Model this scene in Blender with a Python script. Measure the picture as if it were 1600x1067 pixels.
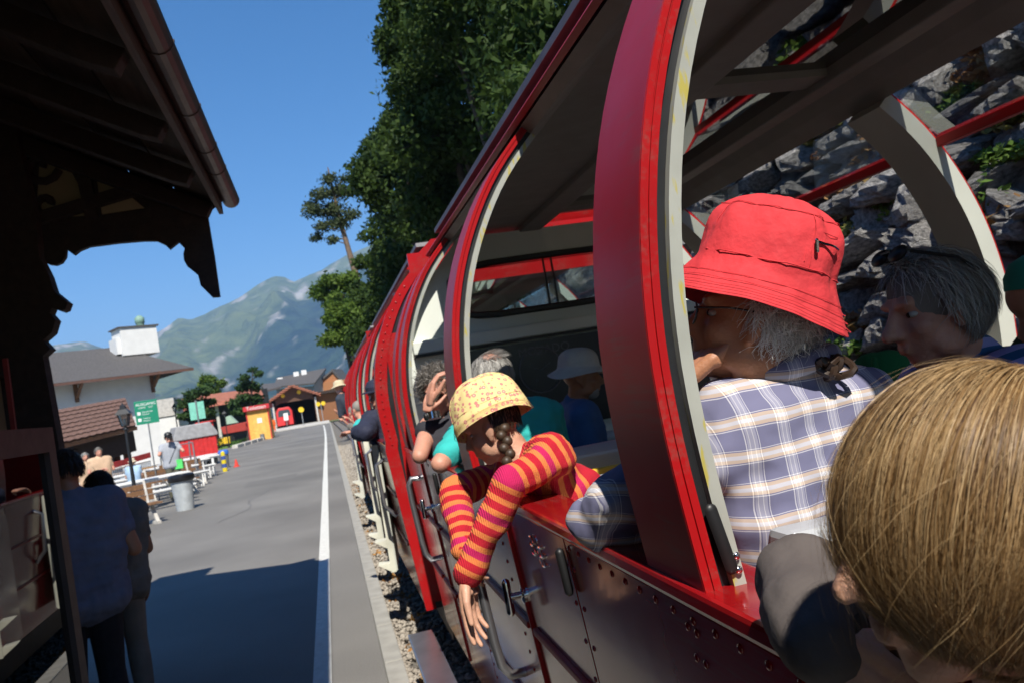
import bpy, bmesh, math, random
import numpy as np
from mathutils import Vector, Matrix
random.seed(7); RNG = np.random.default_rng(7)
for o in list(bpy.data.objects): bpy.data.objects.remove(o)
SC = bpy.context.scene
COL = SC.collection
PI = math.pi

# ------------------------------------------------------------------ camera
cam_d = bpy.data.cameras.new('camera'); cam = bpy.data.objects.new('camera', cam_d); COL.objects.link(cam)
SC.camera = cam
IW, IH, FPX = 1600.0, 1067.0, 1280.0
CH = 1.85                                   # camera height above the platform
def _basis():
    yc = np.array([510.0-800.0, -(637.0-533.5), FPX]); yc /= np.linalg.norm(yc)
    r = math.radians(9.5)
    z = np.array([-math.sin(r), math.cos(r), 0.0]); z[2] = -(z @ yc)/yc[2]; z /= np.linalg.norm(z)
    x = np.cross(yc, z)
    if x[0] < 0: x = -x
    return x, yc, z
XC, YC, ZC = _basis()
cam.matrix_world = Matrix(((XC[0], XC[1], -XC[2], 0), (YC[0], YC[1], -YC[2], 0), (ZC[0], ZC[1], -ZC[2], CH), (0, 0, 0, 1)))
cam_d.sensor_width = 22.2; cam_d.lens = FPX*22.2/IW
cam_d.clip_start = 0.02; cam_d.clip_end = 40000
cam_d.dof.use_dof = True; cam_d.dof.focus_distance = 1.2; cam_d.dof.aperture_fstop = 7.0
def at(px, py, x=None, y=None, z=None, d=None):
    """point of the place seen at a pixel of the photograph, at a given x, y, z or distance"""
    v = np.array([px-800.0, -(py-533.5), FPX]); r = np.array([v @ XC, v @ YC, v @ ZC])
    if x is not None: t = x/r[0]
    elif y is not None: t = y/r[1]
    elif z is not None: t = (z-CH)/r[2]
    else: t = d/np.linalg.norm(r)
    return Vector((t*r[0], t*r[1], CH+t*r[2]))

# ------------------------------------------------------------------ sky, sun, exposure
SUN_EL, SUN_AZ = math.radians(51.0), math.radians(4.0)      # behind the camera, a touch from the left
SUN_DIR = Vector((math.sin(SUN_AZ)*math.cos(SUN_EL), math.cos(SUN_AZ)*math.cos(SUN_EL), -math.sin(SUN_EL)))
world = bpy.data.worlds.new('World'); SC.world = world; world.use_nodes = True
wn, wl = world.node_tree.nodes, world.node_tree.links
sky = wn.new('ShaderNodeTexSky'); sky.sky_type = 'NISHITA'; sky.sun_disc = False
sky.sun_elevation = SUN_EL; sky.sun_rotation = PI + SUN_AZ
sky.altitude = 600; sky.air_density = 1.0; sky.dust_density = 0.0; sky.ozone_density = 4.0
bg = wn['Background']; bg.inputs['Strength'].default_value = 0.094
hs = wn.new('ShaderNodeHueSaturation'); hs.inputs['Saturation'].default_value = 1.30      # deep clear mountain sky, evenly over the whole dome
wl.new(sky.outputs[0], hs.inputs['Color']); wl.new(hs.outputs[0], bg.inputs['Color'])
sun_d = bpy.data.lights.new('sun', 'SUN'); sun = bpy.data.objects.new('sun', sun_d); COL.objects.link(sun)
sun_d.energy = 5.0; sun_d.angle = math.radians(0.53); sun_d.color = (1.0, 0.94, 0.84)
sun.rotation_euler = SUN_DIR.to_track_quat('-Z', 'Y').to_euler(); sun.location = (0, -30, 40)
SC.view_settings.view_transform = 'Standard'; SC.view_settings.look = 'None'
SC.view_settings.exposure = 0.65; SC.view_settings.gamma = 1.0; SC.view_settings.use_curve_mapping = False
SC.render.engine = 'CYCLES'
SC.cycles.max_bounces = 8; SC.cycles.transparent_max_bounces = 12; SC.cycles.volume_bounces = 0
SC.render.resolution_x, SC.render.resolution_y = 1024, 682

# ------------------------------------------------------------------ materials
MATS = {}
def nodes_of(m):
    m.use_nodes = True; nt = m.node_tree
    return nt, nt.nodes, nt.links, nt.nodes['Principled BSDF']
def M(name, col=(.5, .5, .5), rough=.6, metal=0.0, var=.18, scale=6.0, bump=0.0, bscale=60.0, coat=0.0, spec=.5, col2=None, stretch=None, trans=0.0, detail=4.0):
    """procedural paint / wood / cloth: two tones mixed by noise, rough and relief by noise"""
    if name in MATS: return MATS[name]
    m = bpy.data.materials.new(name); nt, n, l, b = nodes_of(m)
    tc = n.new('ShaderNodeTexCoord'); src = tc.outputs['Object']
    if stretch:
        mp = n.new('ShaderNodeMapping'); mp.inputs['Scale'].default_value = stretch; l.new(src, mp.inputs['Vector']); src = mp.outputs[0]
    nz = n.new('ShaderNodeTexNoise'); nz.inputs['Scale'].default_value = scale; nz.inputs['Detail'].default_value = detail
    l.new(src, nz.inputs['Vector'])
    cr = n.new('ShaderNodeValToRGB'); cr.color_ramp.elements[0].position = .3; cr.color_ramp.elements[1].position = .72
    c2 = col2 if col2 else tuple(min(1, c*(1+var)) for c in col)
    c1 = col if col2 else tuple(c*(1-var) for c in col)
    cr.color_ramp.elements[0].color = (*c1, 1); cr.color_ramp.elements[1].color = (*c2, 1)
    l.new(nz.outputs['Fac'], cr.inputs['Fac']); l.new(cr.outputs[0], b.inputs['Base Color'])
    b.inputs['Metallic'].default_value = metal; b.inputs['Specular IOR Level'].default_value = spec
    mr = n.new('ShaderNodeMapRange'); mr.inputs['To Min'].default_value = max(.02, rough*.82); mr.inputs['To Max'].default_value = min(1, rough*1.2)
    nz2 = n.new('ShaderNodeTexNoise'); nz2.inputs['Scale'].default_value = scale*3.1; l.new(src, nz2.inputs['Vector'])
    l.new(nz2.outputs['Fac'], mr.inputs['Value']); l.new(mr.outputs[0], b.inputs['Roughness'])
    if coat: b.inputs['Coat Weight'].default_value = coat; b.inputs['Coat Roughness'].default_value = .06
    if trans: b.inputs['Subsurface Weight'].default_value = trans; b.inputs['Subsurface Radius'].default_value = (.012, .005, .003)
    if bump:
        nb = n.new('ShaderNodeTexNoise'); nb.inputs['Scale'].default_value = bscale; nb.inputs['Detail'].default_value = 5; l.new(src, nb.inputs['Vector'])
        bp = n.new('ShaderNodeBump'); bp.inputs['Strength'].default_value = bump; bp.inputs['Distance'].default_value = .02
        l.new(nb.outputs['Fac'], bp.inputs['Height']); l.new(bp.outputs[0], b.inputs['Normal'])
    MATS[name] = m; return m
def glass(name, tint=(.9, .95, .95), rough=.01, gain=1.6, dark=0.0):
    """thin window pane: mirror by Fresnel over a tinted clear sheet"""
    if name in MATS: return MATS[name]
    m = bpy.data.materials.new(name); m.use_nodes = True; nt = m.node_tree; n, l = nt.nodes, nt.links; n.remove(n['Principled BSDF'])
    out = n['Material Output']; fr = n.new('ShaderNodeFresnel'); fr.inputs['IOR'].default_value = 1.5
    g = n.new('ShaderNodeBsdfGlossy'); g.inputs['Roughness'].default_value = rough; g.inputs['Color'].default_value = (1, 1, 1, 1)
    t = n.new('ShaderNodeBsdfTransparent'); t.inputs['Color'].default_value = (*tint, 1)
    mx = n.new('ShaderNodeMixShader'); ad = n.new('ShaderNodeMath'); ad.operation = 'MULTIPLY_ADD'; ad.inputs[1].default_value = gain; ad.inputs[2].default_value = dark
    l.new(fr.outputs[0], ad.inputs[0]); l.new(ad.outputs[0], mx.inputs[0]); l.new(t.outputs[0], mx.inputs[1]); l.new(g.outputs[0], mx.inputs[2]); l.new(mx.outputs[0], out.inputs['Surface'])
    MATS[name] = m; return m

# ------------------------------------------------------------------ mesh builder
def sweep_rings(pts, radii, n, dome=True, flat=1.0):
    """closed tapered tube through pts; returns verts, faces"""
    P = [Vector(p) for p in pts]; R = list(radii); V = []; F = []
    t = [(P[min(i+1, len(P)-1)]-P[max(i-1, 0)]).normalized() for i in range(len(P))]
    if dome:
        a, b = R[0], R[-1]; n0, n1 = [], []
        for k in (3, 2, 1):
            an = k*PI/2/3.2; n0.append((P[0]-t[0]*a*math.sin(an), a*math.cos(an)))
        for k in (1, 2, 3):
            an = k*PI/2/3.2; n1.append((P[-1]+t[-1]*b*math.sin(an), b*math.cos(an)))
        t = [t[0]]*3+t+[t[-1]]*3; P = [q[0] for q in n0]+P+[q[0] for q in n1]; R = [q[1] for q in n0]+R+[q[1] for q in n1]
    up = Vector((0, 0, 1)) if abs(t[0].z) < .9 else Vector((0, 1, 0))
    u = t[0].cross(up).normalized()
    for i, p in enumerate(P):
        u = (u-t[i]*u.dot(t[i])).normalized(); w = t[i].cross(u)
        for k in range(n):
            a = 2*PI*k/n; V.append(p+(u*math.cos(a)+w*math.sin(a)*flat)*R[i])
    for i in range(len(P)-1):
        for k in range(n):
            k2 = (k+1) % n; F.append((i*n+k, i*n+k2, (i+1)*n+k2, (i+1)*n+k))
    F.append(tuple(range(n))[::-1]); F.append(tuple((len(P)-1)*n+k for k in range(n)))
    return V, F
class MB:
    def __init__(s): s.v = []; s.f = []; s.m = []
    def add(s, V, F, mi=0):
        o = len(s.v); s.v += [tuple(p) for p in V]; s.f += [tuple(i+o for i in q) for q in F]; s.m += [mi]*len(F); return s
    def bb(s, x0, x1, y0, y1, z0, z1, mi=0):
        V = [(x, y, z) for z in (z0, z1) for y in (y0, y1) for x in (x0, x1)]
        return s.add(V, [(0, 2, 3, 1), (4, 5, 7, 6), (0, 1, 5, 4), (1, 3, 7, 5), (3, 2, 6, 7), (2, 0, 4, 6)], mi)
    def box(s, c, h, R=None, mi=0):
        """box of half sizes h about c, rotated by matrix R"""
        V = [Vector((x*h[0], y*h[1], z*h[2])) for z in (-1, 1) for y in (-1, 1) for x in (-1, 1)]
        if R is not None: V = [R @ p for p in V]
        return s.add([p+Vector(c) for p in V], [(0, 2, 3, 1), (4, 5, 7, 6), (0, 1, 5, 4), (1, 3, 7, 5), (3, 2, 6, 7), (2, 0, 4, 6)], mi)
    def bar(s, a, b, w, h, mi=0, up=(0, 0, 1)):
        """straight bar a to b, w wide and h high"""
        a, b = Vector(a), Vector(b); t = (b-a).normalized(); up = Vector(up)
        if abs(t.dot(up)) > .98: up = Vector((0, 1, 0))
        u = t.cross(up).normalized(); q = u.cross(t); V = []
        for p in (a, b):
            for i, j in ((-1, -1), (1, -1), (1, 1), (-1, 1)): V.append(p+u*w/2*i+q*h/2*j)
        return s.add(V, [(0, 1, 2, 3), (7, 6, 5, 4), (0, 4, 5, 1), (1, 5, 6, 2), (2, 6, 7, 3), (3, 7, 4, 0)], mi)
    def prism(s, poly, fn, a0, a1, mi=0):
        """2D outline extruded between a0 and a1; fn(u,v,a) gives the point"""
        n = len(poly); V = [fn(u, v, a0) for u, v in poly]+[fn(u, v, a1) for u, v in poly]
        F = [tuple(range(n)), tuple(range(2*n-1, n-1, -1))]+[(i, i+n, (i+1) % n+n, (i+1) % n) for i in range(n)]
        return s.add(V, F, mi)
    def tube(s, pts, r, n=8, mi=0, dome=False, flat=1.0):
        R = r if hasattr(r, '__len__') else [r]*len(pts)
        V, F = sweep_rings(pts, R, n, dome, flat); return s.add(V, F, mi)
    def ell(s, c, r, R=None, nu=14, nv=9, mi=0):
        V = []; F = []; c = Vector(c)
        for j in range(nv+1):
            th = PI*(j+.0001)/(nv+.0002)
            for i in range(nu):
                a = 2*PI*i/nu; p = Vector((r[0]*math.sin(th)*math.cos(a), r[1]*math.sin(th)*math.sin(a), r[2]*math.cos(th)))
                V.append(c+(R @ p if R is not None else p))
        for j in range(nv):
            for i in range(nu): F.append((j*nu+i, (j+1)*nu+i, (j+1)*nu+(i+1) % nu, j*nu+(i+1) % nu))
        F.append(tuple(range(nu))); F.append(tuple(nv*nu+i for i in range(nu))[::-1])
        return s.add(V, F, mi)
    def lathe(s, prof, c=(0, 0, 0), n=16, mi=0, R=None):
        V = []; F = []; c = Vector(c)
        for r, z in prof:
            for i in range(n):
                a = 2*PI*i/n; p = Vector((r*math.cos(a), r*math.sin(a), z)); V.append(c+(R @ p if R is not None else p))
        for j in range(len(prof)-1):
            for i in range(n): F.append((j*n+i, j*n+(i+1) % n, (j+1)*n+(i+1) % n, (j+1)*n+i))
        F.append(tuple(range(n))[::-1]); F.append(tuple((len(prof)-1)*n+i for i in range(n)))
        return s.add(V, F, mi)
    def mesh(s, name):
        me = bpy.data.meshes.new(name); me.from_pydata(s.v, [], s.f)
        if any(s.m): me.polygons.foreach_set('material_index', s.m)
        me.update(); return me
    def build(s, name, mats, parent=None, smooth=False, bevel=0.0):
        me = s.mesh(name)
        if smooth: me.shade_smooth(); me.set_sharp_from_angle(angle=math.radians(48))
        if bevel:
            bm = bmesh.new(); bm.from_mesh(me); bmesh.ops.remove_doubles(bm, verts=bm.verts, dist=1e-5)
            ed = [e for e in bm.edges if len(e.link_faces) == 2 and e.calc_face_angle(0) > .5]
            bmesh.ops.bevel(bm, geom=ed, offset=bevel, segments=2, profile=.6, affect='EDGES', clamp_overlap=True); bm.to_mesh(me); bm.free()
        return put(name, me, mats, parent)
def put(name, me, mats, parent=None):
    o = bpy.data.objects.new(name, me)
    if not isinstance(mats, (list, tuple)): mats = [mats]
    if len(me.materials) == 0:
        for m in mats: me.materials.append(m)
    COL.objects.link(o)
    if parent is not None: child(o, parent)
    return o
def child(o, parent):
    o.parent = parent
    if parent.parent is None: o.matrix_parent_inverse = Matrix.Translation(-Vector(parent.location))
    return o
def tag(o, label, cat, group=None):
    o['label'] = label; o['category'] = cat
    if group: o['group'] = group
    return o
def thing(name, label, cat, loc=(0, 0, 0), group=None):
    o = bpy.data.objects.new(name, None); COL.objects.link(o); o.location = loc; o.empty_display_size = .2
    return tag(o, label, cat, group)
def struct(o, kind='structure'): o['kind'] = kind; return o
def dup(root, loc=None, rz=None, label=None, scale=None):
    r = root.copy(); COL.objects.link(r)
    if loc is not None: r.location = loc
    if rz is not None: r.rotation_euler = (0, 0, rz)
    if scale is not None: r.scale = scale
    if label: r['label'] = label
    for ch in root.children:
        c = ch.copy(); COL.objects.link(c); c.parent = r
        for g in ch.children:
            d = g.copy(); COL.objects.link(d); d.parent = c
    return r
def np_mesh(name, V, F):
    """fast mesh from numpy arrays; F is (n,3) or (n,4)"""
    me = bpy.data.meshes.new(name); V = np.asarray(V, dtype=np.float32); F = np.asarray(F, dtype=np.int32); k = F.shape[1]
    me.vertices.add(len(V)); me.vertices.foreach_set('co', V.ravel())
    me.loops.add(F.size); me.loops.foreach_set('vertex_index', F.ravel())
    me.polygons.add(len(F)); me.polygons.foreach_set('loop_start', np.arange(0, F.size, k, dtype=np.int32))
    me.update(calc_edges=True); return me
def fuse(mb, voxel=.01, smooth=4, name='body'):
    """one continuous skin over overlapping solids"""
    me = mb.mesh('tmp'); o = bpy.data.objects.new('tmp', me); COL.objects.link(o)
    r = o.modifiers.new('r', 'REMESH'); r.mode = 'VOXEL'; r.voxel_size = voxel; r.use_smooth_shade = True
    if smooth:
        q = o.modifiers.new('s', 'SMOOTH'); q.factor = .5; q.iterations = smooth
    dg = bpy.context.evaluated_depsgraph_get()
    out = bpy.data.meshes.new_from_object(o.evaluated_get(dg)); out.name = name
    bpy.data.objects.remove(o); bpy.data.meshes.remove(me)
    out.shade_smooth(); return out
def join_meshes(name, meshes):
    bm = bmesh.new()
    for me in meshes: bm.from_mesh(me)
    out = bpy.data.meshes.new(name); bm.to_mesh(out); bm.free(); out.shade_smooth(); return out
def text_mesh(body, size, name='lettering', extrude=.001, align='CENTER'):
    cu = bpy.data.curves.new(name, 'FONT'); cu.body = body; cu.size = size; cu.extrude = extrude; cu.align_x = align; cu.align_y = 'CENTER'; cu.resolution_u = 3
    o = bpy.data.objects.new('tmp', cu); COL.objects.link(o); dg = bpy.context.evaluated_depsgraph_get()
    me = bpy.data.meshes.new_from_object(o.evaluated_get(dg)); bpy.data.objects.remove(o); return me
def put_text(body, size, pos, right, up, mat, parent, name='lettering', align='CENTER'):
    """flat lettering at pos reading along right"""
    me = text_mesh(body, size, name, align=align); r = Vector(right).normalized(); u = Vector(up).normalized(); n = r.cross(u)
    me.transform(Matrix(((r.x, u.x, n.x, pos[0]), (r.y, u.y, n.y, pos[1]), (r.z, u.z, n.z, pos[2]), (0, 0, 0, 1))))
    return put(name, me, mat, parent)
def leaf_mesh(name, centers, radii, n, size, squash=.75, seed=0, droop=.3, shell=.45):
    """crown of n bent leaf faces spread through overlapping uneven clumps"""
    g = np.random.default_rng(seed); C = np.asarray(centers, float); R = np.asarray(radii, float)
    w = R**2/np.sum(R**2); idx = g.choice(len(C), n, p=w)
    d = g.normal(size=(n, 3)); d /= np.linalg.norm(d, axis=1)[:, None]
    rad = R[idx]*(shell+(1-shell)*g.random(n)**.6)*(1+.18*g.normal(size=n)); d[:, 2] *= squash
    P = C[idx]+d*rad[:, None]
    a = g.normal(size=(n, 3)); a[:, 2] -= droop; a /= np.linalg.norm(a, axis=1)[:, None]
    b = np.cross(a, g.normal(size=(n, 3))*.7+d*1.1); b /= np.linalg.norm(b, axis=1)[:, None]; c = np.cross(a, b)
    s = size*(.6+.8*g.random(n))[:, None]
    V = np.stack([P-a*s*.55, P+b*s*.3+c*s*.08, P+a*s*.6, P-b*s*.3+c*s*.08], 1).reshape(-1, 3)
    F = np.arange(4*n).reshape(n, 4)
    return np_mesh(name, V, F)
def leaf_mat(name, c1, c2, trans=.35):
    if name in MATS: return MATS[name]
    m = bpy.data.materials.new(name); nt, n, l, b = nodes_of(m)
    tc = n.new('ShaderNodeTexCoord'); nz = n.new('ShaderNodeTexNoise'); nz.inputs['Scale'].default_value = 1.3; nz.inputs['Detail'].default_value = 6; l.new(tc.outputs['Object'], nz.inputs['Vector'])
    cr = n.new('ShaderNodeValToRGB'); cr.color_ramp.elements[0].position = .33; cr.color_ramp.elements[1].position = .68
    cr.color_ramp.elements[0].color = (*c1, 1); cr.color_ramp.elements[1].color = (*c2, 1); l.new(nz.outputs['Fac'], cr.inputs['Fac'])
    l.new(cr.outputs[0], b.inputs['Base Color']); b.inputs['Roughness'].default_value = .65; b.inputs['Specular IOR Level'].default_value = .2
    tr = n.new('ShaderNodeBsdfTranslucent'); l.new(cr.outputs[0], tr.inputs['Color']); mx = n.new('ShaderNodeMixShader'); mx.inputs[0].default_value = trans
    l.new(b.outputs[0], mx.inputs[1]); l.new(tr.outputs[0], mx.inputs[2]); l.new(mx.outputs[0], n['Material Output'].inputs['Surface'])
    MATS[name] = m; return m
# ================================================================== SETTING
def vnoise(p, seed=0):
    from mathutils import noise
    return noise.noise(Vector(p)+Vector((seed*17.3, seed*7.7, seed*3.1)))
def fbm(p, o=5, seed=0):
    a, s, f = 1.0, 0.0, 1.0
    for _ in range(o): s += a*vnoise((p[0]*f, p[1]*f, p[2]*f), seed); a *= .5; f *= 2.03
    return s
# ---- ground sheet to the horizon
g = MB(); g.add([(-9000, -3000, -.34), (9000, -3000, -.34), (9000, 9000, -.34), (-9000, 9000, -.34)], [(0, 1, 2, 3)])
struct(g.build('ground', M('meadow_earth', (.07, .1, .035), .95, col2=(.12, .14, .05), scale=.02, bump=.4, bscale=3)))
# ---- asphalt
def asphalt():
    m = bpy.data.materials.new('asphalt'); nt, n, l, b = nodes_of(m); tc = n.new('ShaderNodeTexCoord')
    big = n.new('ShaderNodeTexNoise'); big.inputs['Scale'].default_value = .35; big.inputs['Detail'].default_value = 6; l.new(tc.outputs['Object'], big.inputs['Vector'])
    gr = n.new('ShaderNodeTexNoise'); gr.inputs['Scale'].default_value = 160; gr.inputs['Detail'].default_value = 3; l.new(tc.outputs['Object'], gr.inputs['Vector'])
    vo = n.new('ShaderNodeTexVoronoi'); vo.inputs['Scale'].default_value = 90; l.new(tc.outputs['Object'], vo.inputs['Vector'])
    c1 = n.new('ShaderNodeValToRGB'); c1.color_ramp.elements[0].position = .3; c1.color_ramp.elements[1].position = .75
    c1.color_ramp.elements[0].color = (.145, .139, .129, 1); c1.color_ramp.elements[1].color = (.245, .235, .218, 1); l.new(big.outputs['Fac'], c1.inputs['Fac'])
    c2 = n.new('ShaderNodeValToRGB'); c2.color_ramp.elements[0].position = .35; c2.color_ramp.elements[1].position = .7
    c2.color_ramp.elements[0].color = (.55, .55, .55, 1); c2.color_ramp.elements[1].color = (1.35, 1.35, 1.35, 1); l.new(gr.outputs['Fac'], c2.inputs['Fac'])
    mx = n.new('ShaderNodeMix'); mx.data_type = 'RGBA'; mx.blend_type = 'MULTIPLY'; mx.inputs['Factor'].default_value = 1
    l.new(c1.outputs[0], mx.inputs['A']); l.new(c2.outputs[0], mx.inputs['B']); l.new(mx.outputs['Result'], b.inputs['Base Color'])
    b.inputs['Roughness'].default_value = .85
    bp = n.new('ShaderNodeBump'); bp.inputs['Strength'].default_value = .35; bp.inputs['Distance'].default_value = .006; l.new(vo.outputs['Distance'], bp.inputs['Height']); l.new(bp.outputs[0], b.inputs['Normal'])
    MATS['asphalt'] = m; return m
g = MB(); g.bb(-45, .115, -10, 118, -.33, 0); struct(g.build('platform', asphalt()))
g = MB(); N = 40                                            # the painted line: straight, then bending left where the platform ends
def lx(y): return -.31-.35*max(0, (y-40)/60)**2
for i in range(N):
    y0, y1 = -4+i*99/N, -4+(i+1)*99/N; w0 = .064+.01*vnoise((y0*3, 0, 0)); w1 = .064+.01*vnoise((y1*3, 0, 0))
    g.add([(lx(y0)-w0, y0, .004), (lx(y0)+w0, y0, .004), (lx(y1)+w1, y1, .004), (lx(y1)-w1, y1, .004)], [(0, 1, 2, 3)])
def bend(a): return (-.66-1.5+1.5*math.cos(a), 95+1.5*math.sin(a)) 
for i in range(8):
    a, b_ = i*PI/2/8, (i+1)*PI/2/8; q = []
    for an, rr in ((a, 1.44), (a, 1.57), (b_, 1.57), (b_, 1.44)): q.append((-.66-1.5+rr*math.cos(an), 95+rr*math.sin(an), .004))
    g.add(q, [(0, 1, 2, 3)])
g.add([(-2.16, 96.44, .004), (-2.16, 96.57, .004), (-9, 98.6, .004), (-9, 98.4, .004)], [(0, 1, 2, 3)])
struct(g.build('safety_line', M('line_paint', (.62, .62, .58), .7, var=.12, scale=14, bump=.2, bscale=140)))
conc = M('kerb_concrete', (.33, .32, .29), .9, var=.2, scale=5, bump=.4, bscale=90)
kerb = struct(MB().bb(.119, .235, -8, 112, -.33, -.03).build('kerb', conc))
kme = None
for i in range(60):
    y = -4+i*1.0 if i < 40 else 36+(i-40)*3.5
    L = .99 if i < 40 else 3.48
    if i in (0, 40):
        kb = MB(); kb.bb(.121, .252, 0, L, -.2, .012); o = kb.build('kerb_stone', conc, bevel=.01); kme = o.data
    else: o = put('kerb_stone', kme, conc)
    o.location = (0, y, 0); o.parent = kerb
tar = M('tar_seal', (.11, .105, .1), .6, var=.2)
for i, pts in enumerate(([(-2.4, 17), (-1.9, 18.5), (-2.1, 20.4), (-1.6, 22.5)],)):
    b = MB(); r = random.Random(i); P = []
    for a, c in zip(pts[:-1], pts[1:]):
        for k in range(6): P.append(Vector((a[0]+(c[0]-a[0])*k/6+r.uniform(-.05, .05), a[1]+(c[1]-a[1])*k/6+r.uniform(-.05, .05), .004)))
    for a, c in zip(P[:-1], P[1:]): d = (c-a).normalized()*.008; n = Vector((-d.y, d.x, 0)); b.add([a-n, c-n, c+n, a+n], [(0, 1, 2, 3)])
    struct(b.build('tar_seam', tar))
for i, (x0, x1, y0, y1) in enumerate(((-2.6, -1.2, 24.5, 26.6),)):
    struct(MB().add([(x0, y0, .004), (x1, y0+.05, .004), (x1+.04, y1, .004), (x0-.03, y1-.06, .004)], [(0, 1, 2, 3)]).build('asphalt_patch', M('patch_asphalt', (.15, .144, .135), .85, var=.25, scale=30, bump=.4, bscale=120)))
# ---- track: gravel bed, stones, rails, sleepers
g = MB(); g.bb(.24, 3.9, -10, 118, -.335, -.24); struct(g.build('track_bed', M('gravel_dust', (.16, .145, .125), .95, var=.4, scale=25, bump=.8, bscale=60)))
gv = np.random.default_rng(3); n = 9000
base = np.array([(math.cos(a)*math.sin(t), math.sin(a)*math.sin(t), math.cos(t)) for t, a in ((0, 0), (1.3, 0), (1.2, 1.6), (1.4, 3.1), (1.3, 4.6), (3.1, 0))])
tri = np.array([(0, 1, 2), (0, 2, 3), (0, 3, 4), (0, 4, 1), (5, 2, 1), (5, 3, 2), (5, 4, 3), (5, 1, 4)])
yy = 4.0+gv.random(n)**1.9*40; xx = .27+gv.random(n)**1.5*.75; ss = (.012+.018*gv.random(n))*(1+yy/40)
V = base[None]*(.6+.8*gv.random((n, 6, 1)))*ss[:, None, None]*np.array([1, 1, .7]); an = gv.random(n)*6.28; ca, sa = np.cos(an), np.sin(an)
V = np.stack([V[..., 0]*ca[:, None]-V[..., 1]*sa[:, None]+xx[:, None], V[..., 0]*sa[:, None]+V[..., 1]*ca[:, None]+yy[:, None], V[..., 2]-.235+.01*gv.random((n, 1))+.06*np.clip((.6-xx[:, None])*2, 0, 1)], -1)
F = (tri[None]+6*np.arange(n)[:, None, None]).reshape(-1, 3)
st = M('ballast_stone', (.2, .17, .14), .9, col2=(.45, .41, .35), scale=11, bump=.3); struct(tag(put('ballast', np_mesh('ballast', V.reshape(-1, 3), F), st), 'grey brown gravel between kerb and train', 'gravel'), 'stuff')
lf = leaf_mesh('fallen_leaves', [(.42, 6+i*.9, -.2) for i in range(18)], [.22]*18, 420, .06, squash=.1, seed=5)
struct(tag(put('fallen_leaves', lf, leaf_mat('dry_leaf', (.3, .12, .03), (.5, .28, .09), .2)), 'dry brown leaves lying on the gravel', 'leaves'), 'stuff')
steel = M('rail_steel', (.2, .16, .13), .45, .8, var=.3)
for k, x in enumerate((1.28, 2.08)):
    pts = [(x-.05*max(0, (y-6)/6)**1.3*.35, y, -.14) for y in range(-8, 118, 3)]; b = MB()
    for a, c in zip(pts[:-1], pts[1:]): b.bar(a, c, .06, .14)
    tag(b.build('rail', steel), ['steel rail of the track, the one nearer the platform', 'steel rail of the track, the one nearer the rock wall'][k], 'rail')
# ---- rock wall beside the train
rock = bpy.data.materials.new('limestone'); nt, n_, l_, b_ = nodes_of(rock); MATS['limestone'] = rock
tc = n_.new('ShaderNodeTexCoord'); oi = n_.new('ShaderNodeObjectInfo'); nz = n_.new('ShaderNodeTexNoise'); nz.inputs['Scale'].default_value = 5; nz.inputs['Detail'].default_value = 8; nz.inputs['Roughness'].default_value = .65
vm = n_.new('ShaderNodeVectorMath'); vm.operation = 'ADD'; l_.new(tc.outputs['Object'], vm.inputs[0]); l_.new(oi.outputs['Location'], vm.inputs[1]); l_.new(vm.outputs[0], nz.inputs['Vector'])
cr = n_.new('ShaderNodeValToRGB'); e = cr.color_ramp.elements; e[0].position = .3; e[0].color = (.075, .07, .065, 1); e[1].position = .62; e[1].color = (.62, .595, .56, 1)
e2 = cr.color_ramp.elements.new(.46); e2.color = (.34, .325, .305, 1); l_.new(nz.outputs['Fac'], cr.inputs['Fac'])
hv = n_.new('ShaderNodeHueSaturation'); mr = n_.new('ShaderNodeMapRange'); mr.inputs['To Min'].default_value = .65; mr.inputs['To Max'].default_value = 1.25; l_.new(oi.outputs['Random'], mr.inputs['Value']); l_.new(mr.outputs[0], hv.inputs['Value']); l_.new(cr.outputs[0], hv.inputs['Color'])
l_.new(hv.outputs[0], b_.inputs['Base Color']); b_.inputs['Roughness'].default_value = .9
nb = n_.new('ShaderNodeTexNoise'); nb.inputs['Scale'].default_value = 16; nb.inputs['Detail'].default_value = 10; nb.inputs['Roughness'].default_value = .7; l_.new(vm.outputs[0], nb.inputs['Vector'])
bp = n_.new('ShaderNodeBump'); bp.inputs['Strength'].default_value = 1.0; bp.inputs['Distance'].default_value = .11; l_.new(nb.outputs['Fac'], bp.inputs['Height']); l_.new(bp.outputs[0], b_.inputs['Normal'])
wall = thing('rock_wall', 'rough grey limestone rock wall with tufts beyond the train', 'rock wall', (4.3, 6, -.3))
V = []; F = []; ny, nz_ = 180, 68
for j in range(nz_+1):
    for i in range(ny+1):
        y = -4+i*28/ny; z = -.3+j*8/nz_; x = 4.0+.32*z+.34*fbm((y*.8, z*1.3, 0), 5)
        V.append((x, y, z))
for j in range(nz_):
    for i in range(ny): a = j*(ny+1)+i; F.append((a, a+1, a+ny+2, a+ny+1))
o = put('backing_rock', np_mesh('backing_rock', V, F), rock, wall)
def stone_mesh(seed):
    bm = bmesh.new(); bmesh.ops.create_cube(bm, size=2); bmesh.ops.subdivide_edges(bm, edges=bm.edges, cuts=5, use_grid_fill=True)
    for v in bm.verts:
        p = v.co.copy(); m_ = max(abs(p.x), abs(p.y), abs(p.z)); q = p.normalized(); v.co = p*.45+q*.72
        s = 1+.30*fbm(p*.75, 3, seed)+.2*fbm(p*2.6, 3, seed+9); v.co *= s
        for k in range(4):                          # chipped facets
            nn = Vector((math.sin(seed*3.1+k*2.2), math.cos(seed*1.7+k*4.1), math.sin(seed+k*1.3))).normalized(); dd = v.co.dot(nn)-.82
            if dd > 0: v.co -= nn*dd*.9
    me = bpy.data.meshes.new('stone'); bm.to_mesh(me); bm.free(); me.materials.append(rock); return me
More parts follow.
